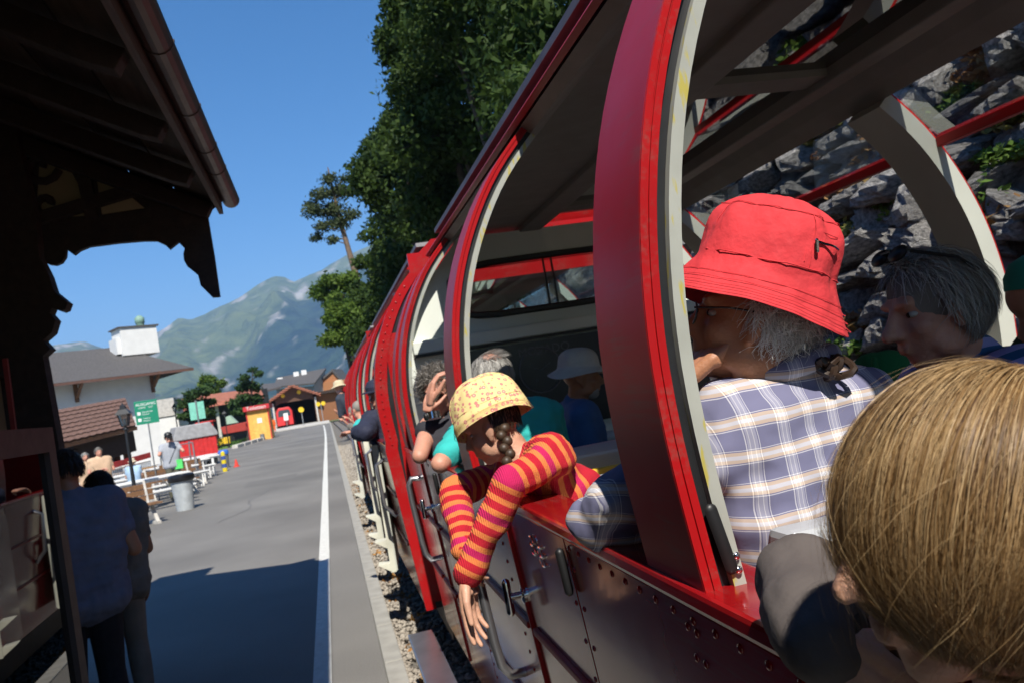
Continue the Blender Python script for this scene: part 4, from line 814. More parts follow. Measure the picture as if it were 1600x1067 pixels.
# railing with banner at the porch
t = thing('white_railing', 'white picket railing with red board behind the benches', 'railing', at(180, 760, y=30).xy.to_3d()); a0, a1 = at(158, 760, y=29).xy.to_3d(), at(238, 745, y=33).xy.to_3d()
MB().bar(a0+ZZ*1.0, a1+ZZ*1.0, .05, .05).build('rail', WT, t); MB().bar(a0+ZZ*.15, a1+ZZ*.15, .05, .05).build('rail', WT, t)
for k in range(27): p = a0.lerp(a1, k/26); MB().bar(p+ZZ*.02, p+ZZ*1.1, .035, .02).build('picket', WT, t)
MB().bar(a0+ZZ*1.12-VV*.12, a1+ZZ*1.22-VV*.12, .03, .2).build('red_board', RB, t)
# ---- lawn, its fence and kerb blocks
g = MB(); q = [G(330, 700), G(398, 692), at(392, 668, z=0), at(330, 674, z=0)]; g.add([(p.x, p.y, .006) for p in [Vector((-11.5, 62, 0)), Vector((-7.0, 72, 0)), Vector((-10, 95, 0)), Vector((-19, 95, 0))]], [(0, 1, 2, 3)]); struct(g.build('lawn', M('lawn_green', (.07, .16, .02), .9, col2=(.14, .26, .04), scale=2, bump=.6, bscale=30)))
gl = leaf_mesh('grass', [(-12.5+.2*i, 66+i*1.0, .05) for i in range(24)], [1.6]*24, 5000, .2, squash=.05, seed=9, droop=-2); struct(tag(put('grass', gl, leaf_mat('grass_blade', (.06, .15, .02), (.14, .28, .05))), 'short green grass of the fenced lawn', 'grass'), 'stuff')
t = thing('lawn_fence', 'low black iron fence around the small lawn', 'fence', (-9.5, 66, 0)); a0, a1 = Vector((-11.3, 60, 0)), Vector((-6.9, 73, 0))
for z in (.25, .95): MB().bar(a0+ZZ*z, a1+ZZ*z, .04, .04).build('rail', DKM, t)
for k in range(30): p = a0.lerp(a1, k/29); MB().bar(p, p+ZZ*1.02, .03, .03).build('bar', DKM, t)
for k in range(6):
    p = Vector((-6.9+.28*k, 66+k*2.6, .0)); o = MB().box(p+ZZ*.12, (.22, 1.2, .14), Matrix.Rotation(-.1, 3, 'Z')).build('kerb_block', CONC, bevel=.04); tag(o, ['nearest of the pale kerb blocks along the fenced lawn', 'second nearest pale kerb block along the lawn', 'third pale kerb block along the lawn, counted from the train', 'fourth pale kerb block, towards the yellow cabin', 'last but one pale kerb block before the yellow cabin', 'pale kerb block right at the yellow cabin'][k], 'kerb block', 'kerb blocks along the lawn')
# ---- Toiletten cabin
c = at(411, 686, y=77); cb = thing('toilet_cabin', 'yellow toilet cabin with red lettered roof board', 'cabin', (c.x, 77, 0)); R_ = Matrix.Rotation(-.08, 3, 'Z'); cg = Vector((c.x, 77, 0))
MB().box(cg+ZZ*1.35, (.92, .9, 1.35), R_).build('wall', M('cabin_yellow', (.75, .42, .09), .6), cb); MB().box(cg+R_ @ Vector((-.95, 0, 1.35)), (.03, .88, 1.33), R_).build('side_wall', M('cabin_side', (.5, .42, .4), .6), cb)
rb = MB().box(cg+R_ @ Vector((0, -.1, 2.92)), (1.12, 1.1, .2), R_).build('roof_board', M('cabin_red', (.55, .03, .04), .5), cb)
put_text('Toiletten', .46, cg+R_ @ Vector((0, -1.215, 2.92)), R_ @ Vector((1, 0, 0)), ZZ, WLET, rb)
for s in (-1, 1): MB().box(cg+R_ @ Vector((s*.93, -.92, 1.35)), (.05, .03, 1.34), R_).build('corner_trim', MATS['cabin_red'], cb)
d = MB().box(cg+R_ @ Vector((.05, -.915, 1.1)), (.5, .012, 1.05), R_).build('door', M('cabin_door', (.78, .46, .11), .6), cb); MB().box(cg+R_ @ Vector((.1, -.935, 1.75)), (.2, .006, .22), R_).build('notice', WLET, d); MB().lathe([(.18, 0), (.2, .55)], cg+Vector((.1, -1.5, 0)), 10).build('waste_basket', GREYM, cb)
# ---- engine shed with a red railcar in its doorway
SY = 122; sp = lambda px, py: at(px, py, y=SY)
sh = thing('engine_shed', 'brown timber engine shed with tiled roof and dark doorway', 'shed', (-5.5, SY+4, 0)); BW = M('shed_brown', (.10, .05, .03), .8, var=.3, stretch=(6, 1, .6)); RT = M('red_tile', (.33, .12, .07), .8, var=.25, scale=3)
L0, Rr, pk = sp(424, 628), sp(493, 613), sp(456, 604); zl = (L0.z+Rr.z)/2; xm = (L0.x+Rr.x)/2; X0, X1 = L0.x, Rr.x
b = MB(); b.bb(X0, X0+.5, SY, SY+.3, 0, zl); b.bb(X1-.4, X1, SY, SY+.3, 0, zl); b.prism([(X0, zl), (xm, pk.z), (X1, zl), (X1, zl-1.0), (X1-.9, zl-.55), (X0+1.2, zl-.55), (X0, zl-1.0)], lambda u, v, a: (u, a, v), SY, SY+.3); b.build('front_wall', BW, sh)
b = MB(); b.bb(X0, X0+.2, SY+.3, SY+14, 0, zl); b.bb(X1-.2, X1, SY+.3, SY+14, 0, zl); b.bb(X0, X1, SY+13.8, SY+14, 0, zl); b.build('side_wall', BW, sh)
for s in (0, 1):
    xe = X0-.7 if s == 0 else X1+.7; ze = zl-.28; P = [Vector((xe, SY-1.2, ze)), Vector((xm, SY-1.2, pk.z+.12)), Vector((xm, SY+14, pk.z+.12)), Vector((xe, SY+14, ze))]
    if s: P = [P[1], P[0], P[3], P[2]]
    r_ = quad_slab(P, .15, 'roof', RT, sh)
    for k in range(9): f0 = k/9; q = P[0].lerp(P[1], f0+.05); MB().box(q+Vector((0, .6, .1)), (.28, .7, .09)).build('verge_tile', RT, r_, bevel=.03)
for x in (X0+.15, X1-.15): MB().bb(x-.12, x+.12, SY-.5, SY-.02, 0, zl-.4).build('corner_post', CONC, sh)
p = sp(503, 640); aw = at(495, 612, y=SY+1); ax = at(525, 620, y=SY+1); MB().bb(X1+.02, X1+3.0, SY+.5, SY+.7, 0, zl-.2).build('annex_door', M('door_wood', (.24, .10, .04), .75, var=.3, stretch=(6, 1, .6)), sh); b = MB(); b.bb(X1+.01, X1+3.9, SY-.6, SY+6, zl-.15, zl+.25); b.bb(X1+3.01, X1+3.6, SY+.3, SY+6, 0, zl-.15); b.build('annex_roof', DW, sh)
def disc_sign(label, base, H, r=.36, two=False):
    t = thing('round_signal', label, 'signal', base, 'yellow round signals'); base = Vector(base); MB().bar(base, base+ZZ*H, .1, .1).build('post', GREYM, t); 
    for k in ((0,) if not two else (-.35, .35)): MB().lathe([(r, 0), (r, .05)], base+Vector((k, -.1, H)), 16, R=Matrix.Rotation(PI/2, 3, 'X')).build('disc', M('signal_yellow', (.75, .5, .02), .5), t)
c = at(476, 664, z=0); disc_sign('round yellow signal on a post before the shed doorway', (c.x, 112, 0), 2.2, .36); c = at(505, 655, y=SY-3); disc_sign('pair of round yellow signals before the shed annex', (c.x, SY-3, 0), 2.6, .3, True)
for px, py in ((442, 618), (467, 612)):
    c = at(px, py, y=SY-.1); MB().lathe([(.28, 0), (.28, .06)], c, 14, R=Matrix.Rotation(PI/2, 3, 'X')).build('gable_disc', MATS['signal_yellow'], sh)
c = sp(446, 655); rc = thing('red_railcar', 'red railcar parked in the dark shed doorway', 'railcar', (c.x, SY+1, 0)); W_ = 1.12
b = MB(); b.prism([(-W_, .4), (W_, .4), (W_, 2.3), (.75, 2.95), (-.75, 2.95), (-W_, 2.3)], lambda u, v, a: (c.x+u, a, v), SY-1, SY+6); b.build('body', RB, rc, bevel=.12); MB().prism([(-.85, 1.7), (.85, 1.7), (.8, 2.35), (.62, 2.6), (-.62, 2.6), (-.8, 2.35)], lambda u, v, a: (c.x+u, a, v), SY-1.03, SY-.99).build('windscreen', M('window_dark'), rc)
MB().bb(c.x-.1, c.x+.5, SY-1.6, SY-1.55, 1.1, 2.1).build('number_board', WLET, rc); MB().bar((c.x+.2, SY-1.57, 0), (c.x+.2, SY-1.57, 1.1), .06, .06).build('board_post', GREYM, rc)
g = MB(); g.bb(-14, .1, 104, 121, -.3, .12); struct(g.build('shed_apron', CONC))
# ---- houses and canopy behind
c = sp(505, 600); bh = thing('brown_house', 'brown boarded house with grey roof behind the shed', 'house', (c.x, 150, 0)); hb = lambda px, py, Y=150: at(px, py, y=Y)
p0, p1 = hb(497, 622), hb(527, 585); MB().bb(p0.x, p1.x+2, 150, 160, 2, p1.z-1).build('wall', M('house_ochre', (.36, .15, .06), .8, var=.2, stretch=(1, 1, 5)), bh); MB().bb(p0.x-.3, p1.x+2.6, 149.6, 160, -.3, hb(520, 620).z).build('base_wall', WHITE, bh)
P = [hb(478, 612), hb(519, 576), hb(519, 576)+Vector((2, 14, .3)), hb(478, 612)+Vector((-1, 14, .3))]; quad_slab(P, .3, 'roof', TILE, bh); P2 = [hb(519, 576)+ZZ*.02, hb(545, 606), hb(545, 606)+Vector((2, 14, 0)), hb(519, 576)+Vector((2, 14, .3))]; quad_slab(P2, .3, 'roof', TILE, bh)
MB().prism([(P[0].x+.3, P[0].z-.35), (P[1].x, P[1].z-.35), (P2[1].x-.3, P2[1].z-.35), (P2[1].x-.3, P2[1].z-3), (P[0].x+.3, P[0].z-3)], lambda u, v, a: (u, a, v), 150.4, 151).build('gable_wall', M('house_ochre'), bh)
MB().bb(p0.x-3.4, p0.x, 151.2, 160, 0, hb(490, 612).z-.4).build('shaded_wing', DW, bh)
lh = thing('long_house', 'long low house with grey roof left of the brown house', 'house', (-13, 152, 0)); q = [at(428, 606, y=145), at(433, 592, y=152), at(510, 577, y=152), at(492, 600, y=145)]; quad_slab(q, .3, 'roof', TILE, lh); MB().prism([(q[0].x+.3, q[0].z-.2), (q[3].x-.3, q[3].z-.2), (q[3].x-.3, -.3), (q[0].x+.3, -.3)], lambda u, v, a: (u, a, v), 146, 147).build('wall', M('lh_wall_grey', (.35, .33, .31), .85), lh); MB().add([Vector((q[3].x-.3, 146, q[3].z-.2)), Vector((q[2].x-.3, 152, q[2].z-.4)), Vector((q[2].x-.3, 152, -.3)), Vector((q[3].x-.3, 146, -.3))], [(0, 1, 2, 3)]).build('gable_wall', MATS['lh_wall_grey'], lh)
for px, py in ((463, 585), (475, 582), (438, 594)): p = at(px, py, y=151); MB().box(p, (.45, .4, .5)).build('chimney', WHITE, lh)
q2 = [at(405, 615, y=135), at(410, 602, y=142), at(432, 600, y=142), at(440, 606, y=135)]; quad_slab(q2, .3, 'roof_wing', TILE, lh)
cn = thing('tiled_platform_canopy', 'long low open canopy with red tiled roof', 'canopy', (-16, 95, 0)); e0_, e1_ = at(262, 640, y=92), at(412, 616, y=92); h0_, h1_ = at(265, 624, y=98), at(405, 605, y=98)
quad_slab([e0_, e1_, h1_, h0_], .2, 'roof', RT, cn); MB().bar(e0_-ZZ*.2, e1_-ZZ*.2, .15, .35).build('fascia', M('fascia_red', (.45, .15, .1), .7), cn)
for px in (285, 342, 395): p = at(px, 660, y=93); z1 = e0_.z+(e1_.z-e0_.z)*(px-262)/150-.3; MB().bar((p.x, 93, 0), (p.x-.0, 93, z1), .3, .3).build('column', CONC, cn)
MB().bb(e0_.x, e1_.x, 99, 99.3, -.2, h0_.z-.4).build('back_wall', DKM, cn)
ww = thing('side_building', 'small grey and white building right of the white house', 'building', (-16, 75, 0)); p, q = at(262, 640, y=75), at(284, 690, y=75); MB().bb(p.x-1, q.x, 75, 80, -.3, 3.4).build('wall', WHITE, ww); MB().bb(p.x-1, p.x+.6, 74.9, 79, 3.4, 4.9).build('stack', CONC, ww)
# old red locomotive cab and red wagon under the canopy
c = at(320, 668, y=72); t = thing('red_tractor', 'small red shunting engine with cab by the canopy', 'engine', (c.x, 72, 0)); b = MB(); x = c.x
b.bb(x-.55, x+.75, 71.4, 73, .5, 1.5); b.bb(x-1.5, x-.55, 71.5, 72.9, .5, 1.15); b.build('body', RB, t, bevel=.06); b = MB()
for dx_ in (-.5, .1, .7): b.bb(x+dx_-.05, x+dx_+.05, 71.45, 71.55, 1.5, 2.3)
b.bb(x-.6, x+.8, 71.3, 73, 2.3, 2.42); b.build('cab', RB, t, bevel=.02); MB().bb(x-.4, x+.6, 71.6, 71.62, 1.5, 2.3).build('cab_window', M('window_dark'), t)
for dx_ in (-1.1, .3): MB().lathe([(.35, -.06), (.35, .06)], (x+dx_, 71.3, .35), 14, R=Matrix.Rotation(PI/2, 3, 'X')).build('wheel', DKM, t)
c = at(376, 664, y=84); t = thing('red_wagon', 'open red wagon standing beyond the lawn', 'wagon', (c.x, 84, 0)); MB().prism([(-1.6, 1.0), (1.5, 1.0), (1.7, 1.9), (-1.8, 1.7)], lambda u, v, a: (c.x+u, a, v), 83.3, 85).build('tub', M('wagon_red', (.38, .04, .03), .6), t, bevel=.04); MB().prism([(-1.2, 1.9), (-.2, 1.9), (-.8, 2.7), (-1.2, 2.6)], lambda u, v, a: (c.x+u, a, v), 83.5, 84.8).build('hood', M('hood_green', (.35, .5, .4), .5), t)
for dx_ in (-1, 1): MB().lathe([(.4, -.06), (.4, .06)], (c.x+dx_, 83.2, .4), 14, R=Matrix.Rotation(PI/2, 3, 'X')).build('wheel', DKM, t)
c = at(545, 0, y=6) if False else at(344, 675, y=74); t = thing('yellow_loader', 'small yellow machine at the back of the lawn', 'machine', (c.x, 76, 0)); MB().box((c.x, 76, .5), (.5, .4, .3)).build('body', M('loader_yellow', (.8, .5, .02), .5), t, bevel=.08); MB().lathe([(.2, -.3), (.2, .3)], (c.x, 75.8, .2), 12, R=Matrix.Rotation(PI/2, 3, 'Y')).build('roller', DKM, t)
# ---- trees on the square
GC = leaf_mat('conifer_leaf', (.02, .05, .015), (.06, .11, .03), .2)
def small_conifer(label, px_c, Y, pts, seed):
    t = None; base = at(px_c, 690, y=Y); base = Vector((base.x, Y, 0)); t = thing('young_tree', label, 'tree', base); cs, rs = [], []; b = MB(); top = max(pts, key=lambda q: -q[1]); tp = at(top[0], top[1], y=Y); b.tube([base, base.lerp(tp, .5), tp], [.16, .1, .03], 7)
    for px, py, r in pts:
        q = at(px, py, y=Y+random.uniform(-1, 1)); cs.append(q); rs.append(r*Y/1330); p = base.lerp(tp, min(.95, max(.2, (q.z-.5)/tp.z))); b.tube([p, q], [.05, .015], 5)
    b.build('trunk', BARK, t, smooth=True); put('crown', leaf_mesh('crown', cs, rs, 3000, .28, seed=seed, squash=.6, shell=.3), GC, t)
small_conifer('dark tree with spreading top left of the toilet cabin', 388, 80, [(395, 578, 8), (382, 590, 9), (405, 583, 8), (388, 602, 13), (400, 605, 10), (376, 606, 10), (380, 622, 14), (398, 622, 14), (366, 628, 12), (388, 640, 16), (408, 634, 10), (372, 642, 12)], 51)
small_conifer('dark green tree in front of the red tiled canopy', 300, 74, [(318, 610, 12), (300, 616, 14), (326, 603, 9), (290, 630, 14), (312, 632, 15), (328, 628, 10), (300, 648, 16), (322, 646, 14), (286, 650, 10)], 52)
c = at(330, 602, y=105); tree('small_tree', 'pale green tree behind the red tiled canopy', (c.x, 105, 0), c, 1.9, 2500, .3, 53, GL2, clumps=12)
# ================================================================== PEOPLE
def skin(name, col): return M(name, col, .5, var=.12, scale=14, bump=.12, bscale=160, trans=.12)
SKL, SKT, SKP = skin('skin_fair', (.56, .31, .21)), skin('skin_tanned', (.42, .19, .10)), skin('skin_pink', (.55, .27, .19))
def cloth(name, col, var=.12, rough=.85, col2=None): return M(name, col, rough, var=var, scale=9, bump=.35, bscale=14, col2=col2)
def frame_of(fwd, up=(0, 0, 1)):
    f = Vector(fwd).normalized(); u = Vector(up); r = f.cross(u).normalized(); u = r.cross(f); return Matrix(((r.x, f.x, u.x), (r.y, f.y, u.y), (r.z, f.z, u.z)))
def add_head(b, c, R, s=1.0, nose=1.0, ears=True):
    """skull, jaw, brow, nose, lips, ears; local x right, y forward, z up"""
    c = Vector(c); L = lambda x, y, z: c+R @ Vector((x, y, z))*s; E = lambda p, r: b.ell(L(*p), [q*s for q in r], R)
    E((0, -.012, .032), (.074, .095, .084)); E((0, .022, -.03), (.060, .070, .078)); E((0, .045, -.082), (.036, .036, .028)); E((0, .06, -.096), (.02, .018, .016))
    for sx in (-1, 1):
        E((sx*.034, .048, -.025), (.026, .034, .03)); E((sx*.026, .078, .030), (.028, .014, .011)); E((sx*.045, .01, -.066), (.02, .045, .03))
        if ears:
            E((sx*.076, -.006, -.008), (.010, .019, .031)); E((sx*.083, -.012, .004), (.006, .012, .018)); E((sx*.076, 0, -.034), (.008, .010, .012))
        E((sx*.011*nose, .093, -.034), (.010, .011, .009))
    b.tube([L(0, .086, .018), L(0, .098, -.004), L(0, .108+.006*nose, -.028)], [.010*s, .011*s, .0135*s*nose], 10, dome=True)
    E((0, .088, -.057), (.023, .010, .006)); E((0, .087, -.068), (.019, .010, .007))
    b.tube([L(0, -.02, -.05), L(0, -.035, -.15)], [.052*s, .056*s], 12, dome=True)
def add_hand(b, wrist, d, n, s=1.0, curl=(.25, .3, .35, .4), thumb=(.7, .35), side=1, spread=.10):
    """palm, four jointed fingers of unequal length, thumb from the side; d points to the fingers, n out of the back of the hand"""
    d = Vector(d).normalized(); n = Vector(n); n = (n-d*n.dot(d)).normalized(); x = d.cross(n)*side; w = Vector(wrist)
    P = lambda a, e, h: w+x*a*s+d*e*s+n*h*s
    ks = [(.030, .088), (.0095, .092), (-.0115, .088), (-.031, .080)]; ln = [(.040, .025, .021), (.045, .028, .022), (.041, .026, .021), (.032, .020, .019)]
    for k, e in ks: b.tube([P(k*.55, .0, 0), P(k*.9, e*.5, .002), P(k, e, 0)], [.0145*s, .0135*s, .0105*s], 10, dome=True)
    b.ell(P(.018, .035, -.008), (.017*s, .017*s, .012*s)); b.ell(P(-.02, .04, -.007), (.014*s, .022*s, .011*s))
    for i, (k, e) in enumerate(ks):
        a = 0.0; p = P(k, e, 0); pts = [p]; ra = [.0092*s]; sp = spread*(1.5-i)/1.5
        for j, l in enumerate(ln[i]):
            a += curl[i]*(1, 1.25, .8)[j]; q = (d*math.cos(a)-n*math.sin(a))+x*sp; p = p+q.normalized()*l*s; pts.append(p); ra.append((.0085, .0078, .0066)[j]*s)
        b.tube(pts, ra, 10, dome=True)
    t0 = P(.022, .018, -.006); t1 = t0+(x*math.sin(thumb[0])+d*math.cos(thumb[0])-n*.35)*.045*s; dd = (x*math.sin(thumb[1])+d*math.cos(thumb[1])-n*.3).normalized(); t2 = t1+dd*.032*s; t3 = t2+dd*.024*s
    b.tube([t0, t1, t2, t3], [.0145*s, .0115*s, .0098*s, .0078*s], 10, dome=True)
def strands(name, roots, dirs, lens, mat, parent, segs=8, tone=None, width=.0011, curl=.0, grav=.25, seed=1, center=None, push=None, R=None, flow=None, cling=0.0):
    """hair: ribbons that leave the scalp and fall; push = ellipsoid radii they may not enter"""
    g = np.random.default_rng(seed); n = len(roots); P = np.array(roots, float); D = np.array(dirs, float); L = np.asarray(lens, float)/segs; pts = [P.copy()]
    Rm = np.array(R) if R is not None else np.eye(3); cen = np.array(center) if center is not None else P.mean(0); ph = g.normal(size=(n, 3))
    for k in range(segs):
        D = D+np.array([0, 0, -grav])*1.0+curl*g.normal(size=(n, 3))+curl*.6*np.sin(ph*6+k*1.6)
        if cling:
            q = (P-cen) @ Rm/np.array(push)**2; q = q/np.linalg.norm(q, axis=1)[:, None] @ Rm.T; dn = np.sum(D*q, 1); D = D-q*(np.maximum(dn, 0)*cling)[:, None]
        D /= np.linalg.norm(D, axis=1)[:, None]; P = P+D*L[:, None]
        if push is not None:
            q = (P-cen) @ Rm/np.array(push); r = np.linalg.norm(q, axis=1); m = r < 1; q[m] /= r[m][:, None]; P = q*np.array(push) @ Rm.T+cen
        pts.append(P.copy())
    Q = np.stack(pts, 1); T = np.gradient(Q, axis=1); N = Q-cen; W = np.cross(T, N+.35*g.normal(size=(n, 1, 3))*np.linalg.norm(N, axis=2, keepdims=True)); W /= np.linalg.norm(W, axis=2)[..., None]+1e-9
    tp = np.linspace(1, .25, segs+1)[None, :, None]*width*(.6+.8*g.random((n, 1, 1))); A = Q-W*tp; B = Q+W*tp
    V = np.stack([A, B], 2).reshape(-1, 3); base = (np.arange(n)*(segs+1)*2)[:, None]+np.arange(segs)[None]*2; F = np.stack([base, base+1, base+3, base+2], -1).reshape(-1, 4)
    me = np_mesh(name, V, F); a = me.attributes.new('tone', 'FLOAT', 'POINT'); a.data.foreach_set('value', np.repeat(g.random(n) if tone is None else tone, (segs+1)*2).astype(np.float32)); me.shade_smooth()
    return put(name, me, mat, parent)
def hair_mat(name, c1, c2, c3, rough=.32):
    m = bpy.data.materials.new(name); nt, n, l, b = nodes_of(m); a = n.new('ShaderNodeAttribute'); a.attribute_name = 'tone'
    cr = n.new('ShaderNodeValToRGB'); cr.color_ramp.elements[0].color = (*c1, 1); cr.color_ramp.elements[1].color = (*c3, 1); e = cr.color_ramp.elements.new(.5); e.color = (*c2, 1)
    l.new(a.outputs['Fac'], cr.inputs['Fac']); l.new(cr.outputs[0], b.inputs['Base Color']); b.inputs['Roughness'].default_value = rough; b.inputs['Specular IOR Level'].default_value = .35
    tr = n.new('ShaderNodeBsdfTranslucent'); l.new(cr.outputs[0], tr.inputs['Color']); mx = n.new('ShaderNodeMixShader'); mx.inputs[0].default_value = .25; l.new(b.outputs[0], mx.inputs[1]); l.new(tr.outputs[0], mx.inputs[2]); l.new(mx.outputs[0], n['Material Output'].inputs['Surface']); return m
def scalp(c, R, s, n, seed, zone, radii=(.079, .100, .089), off=(0, -.012, .032)):
    """random roots over the part of the skull where zone(x,y,z) holds (unit sphere coords)"""
    g = np.random.default_rng(seed); out = []
    while len(out) < n:
        p = g.normal(size=3); p /= np.linalg.norm(p)
        if zone(*p): out.append(p)
    U = np.array(out); Rm = np.array(R); P = (U*np.array(radii)*s+np.array(off)*s) @ Rm.T+np.array(c); N = (U/np.array(radii)); N /= np.linalg.norm(N, axis=1)[:, None]; return P, N @ Rm.T
HG = hair_mat('hair_grey', (.16, .15, .14), (.38, .37, .35), (.62, .61, .58)); HDG = hair_mat('hair_dark_grey', (.06, .055, .05), (.2, .18, .16), (.4, .37, .33)); HB = hair_mat('hair_brown', (.018, .010, .006), (.035, .02, .012), (.06, .035, .02)); HW = hair_mat('hair_silver', (.45, .44, .41), (.68, .67, .63), (.85, .84, .8))
def torso(b, pel, nk, Ls, Rs, s=1.0, depth=.1, grow=0.0):
    """trunk from hips to shoulders"""
    pel, nk, Ls, Rs = map(Vector, (pel, nk, Ls, Rs)); rt = (Rs-Ls).normalized(); up = (nk-pel).normalized(); g = grow; h = (nk-pel).length
    for i_ in range(13):
        k = .02+i_*.075; w = float(np.interp(k, [.02, .25, .5, .74, .92], [.095, .085, .10, .125, .14])); r = float(np.interp(k, [.02, .25, .5, .74, .92], [.115, .112, .118, .112, .082]))
        p = pel.lerp(nk, k); b.tube([p-rt*w*s, p+rt*w*s], [r*s*.98+g, r*s*.98+g], 14, dome=True, flat=.92)
    for q in (Ls, Rs): b.tube([nk-up*.03*s, nk.lerp(q, .55)-up*.015*s, q], [.065*s+g, .068*s+g, .062*s+g], 12, dome=True)
    b.tube([nk-up*.08*s, nk+up*.02*s], [.07*s+g, .056*s+g], 12, dome=True)
def arm(b, a, e, w, s=1.0, grow=0.0, r=(.054, .044, .040, .027), to=1.0):
    a, e, w = map(Vector, (a, e, w)); g = grow
    if to <= 1.0:
        q = a.lerp(e, to); b.tube([a, a.lerp(q, .5), q], [r[0]*s+g, (r[0]+r[1])/2*s+g, r[1]*s+g], 12, dome=True)
    else:
        q = e.lerp(w, to-1); b.tube([a, a.lerp(e, .5), e], [r[0]*s+g, (r[0]+r[1])/2*s+g, r[1]*s+g], 12, dome=True); b.tube([e, e.lerp(q, .4), q], [r[1]*s+g, r[2]*s*1.04+g, (r[2]+(r[3]-r[2])*(to-1))*s+g], 12, dome=True)
def leg(b, h, k, a, s=1.0, grow=0.0, to=2.0):
    h, k, a = map(Vector, (h, k, a)); g = grow; b.tube([h, h.lerp(k, .5), k], [.085*s+g, .072*s+g, .056*s+g], 12, dome=True); q = k.lerp(a, min(1, to-1)); b.tube([k, k.lerp(q, .4), q], [.056*s+g, .056*s+g, (.042 if to >= 2 else .05)*s+g], 12, dome=True)
class Fig:
    """one person: a continuous skin body with hair and clothing as children"""
    def __init__(s, label, base, skin_m, vox=.012):
        s.t = thing('person', label, 'person', base); s.b = MB(); s.fine = []; s.sk = skin_m; s.vox = vox
    def cloth(s, name, fill, mat, vox=None, sm=3, wrinkle=.0, seed=0):
        b = MB(); fill(b); me = fuse(b, vox or s.vox, sm, name)
        if wrinkle:
            n = len(me.vertices); co = np.empty(n*3, np.float32); no = np.empty(n*3, np.float32); me.vertices.foreach_get('co', co); me.vertices.foreach_get('normal', no); co = co.reshape(-1, 3); no = no.reshape(-1, 3)
            for i in range(n):
                p = co[i]; co[i] += no[i]*wrinkle*(fbm((p[0]*9, p[1]*9, p[2]*14), 2, seed)+.6*abs(vnoise((p[0]*22, p[1]*22, p[2]*9), seed+3)))
            me.vertices.foreach_set('co', co.ravel()); me.update()
        return put(name, me, mat, s.t)
    def hand(s, *a, **k): b = MB(); add_hand(b, *a, **k); s.fine.append(fuse(b, .0026, 3, 'hand'))
    def finish(s, vox=None):
        me = fuse(s.b, vox or s.vox*.8, 3, 'body')
        if s.fine: me = join_meshes('body', [me]+s.fine)
        s.body = put('body', me, s.sk, s.t); return s
def eye(parent, c, R, s, col=(.12, .08, .05)):
    W = M('eye_white', (.38, .36, .34), .25, var=.03); I = M('iris_dark', (.03, .02, .015), .1)
    for sx in (-1, 1):
        p = Vector(c)+R @ Vector((sx*.031, .066, .006))*s; o = MB().ell(p, (.012*s, .012*s, .0075*s), R).build('eye', W, parent, smooth=True); MB().ell(p+R @ Vector((0, .0092, 0))*s, (.0055*s, .004*s, .0055*s), R).build('iris', I, o, smooth=True)
def bucket_hat(c, R, s, mat, parent, crown_h=.115, r0=.102, rt=.082, brim=.062, drop=.045, wr=.004, seed=0, name='hat', n=64, oval=1.12, band=True, pw=2.9):
    """stitched cloth hat; local origin at the head band's centre"""
    k_ = rt/r0; cp = []
    for t in (0.0, .12, .26, .4, .54, .68, .82, .93): a_ = t*PI/2; e_ = 2/pw; cp.append((max(.001, r0*(1-(1-k_)*(1-t)*.8)*math.sin(a_)**e_), crown_h*(.15+.85*math.cos(a_)**e_)))
    prof = cp[:7]+[(r0, crown_h*.10), (r0+.004, .004), (r0+.004+brim*.25, -drop*.22), (r0+brim*.6, -drop*.58), (r0+brim*.97, -drop*.97), (r0+brim, -drop*1.0), (r0+brim*.985, -drop*1.05), (r0+brim*.6, -drop*.64), (r0+.002, -.004), (r0-.004, .01)]
    V = []; F = []; c = Vector(c)
    def pt(r, z, a, j, off=0.0):
        x, y = math.cos(a), math.sin(a); q = Vector((x*r, y*r*oval, z)); k = wr*(fbm((x*2.2+z*6, y*2.2, z*11), 3, seed)+.5*vnoise((x*5, y*5, z*22), seed+1))*(1 if j < 8 else .5)+off
        wav = .008*math.sin(2.0*a+seed)+.006*math.sin(3*a+1+seed) if 8 < j < 15 else 0
        q = q+Vector((x, y, .2))*k; q.z += wav*(r-r0)/max(brim, .01); return c+R @ (q*s)
    for j, (r, z) in enumerate(prof):
        for i in range(n): V.append(pt(r, z, 2*PI*i/n, j))
    for j in range(len(prof)-1):
        for i in range(n): F.append((j*n+i, (j+1)*n+i, (j+1)*n+(i+1) % n, j*n+(i+1) % n))
    o = MB().add(V, F).build(name, mat, parent, smooth=False); o.data.shade_smooth(); md = o.modifiers.new('sub', 'SUBSURF'); md.levels = md.render_levels = 1
    zz_ = [q[1] for q in prof[:9]][::-1]; rr_ = [q[0] for q in prof[:9]][::-1]
    def on(z, a, off=.0006): return pt(float(np.interp(z, zz_, rr_)), z, a, 4, off)
    HATFN[parent.name] = on
    if band:
        MB().tube([on(crown_h*.14, 2*PI*k/64) for k in range(65)], .0011*s, 5).build('seam', mat, o)
        MB().tube([on(crown_h*.78, 2*PI*k/64) for k in range(65)], .0008*s, 5).build('seam', mat, o)
        for k in range(4): MB().tube([on(crown_h*(.14+.08*q), .5+k*PI/2) for q in range(9)], .0008*s, 5).build('seam', mat, o)
        for f_ in (.3, .5, .7, .88):                    # rows of stitching on the brim
            j = 9+f_*2; MB().tube([pt(r0+.004+brim*f_, -drop*f_*.97, 2*PI*k/64, 10, .0012) for k in range(65)], .0005*s, 4).build('stitching', mat, o)
    return o
HATFN = {}
def hat_cloth(name, col, ring=0):
    m = M(name, col, .9, var=.08, scale=18, bump=.38, bscale=26); return m

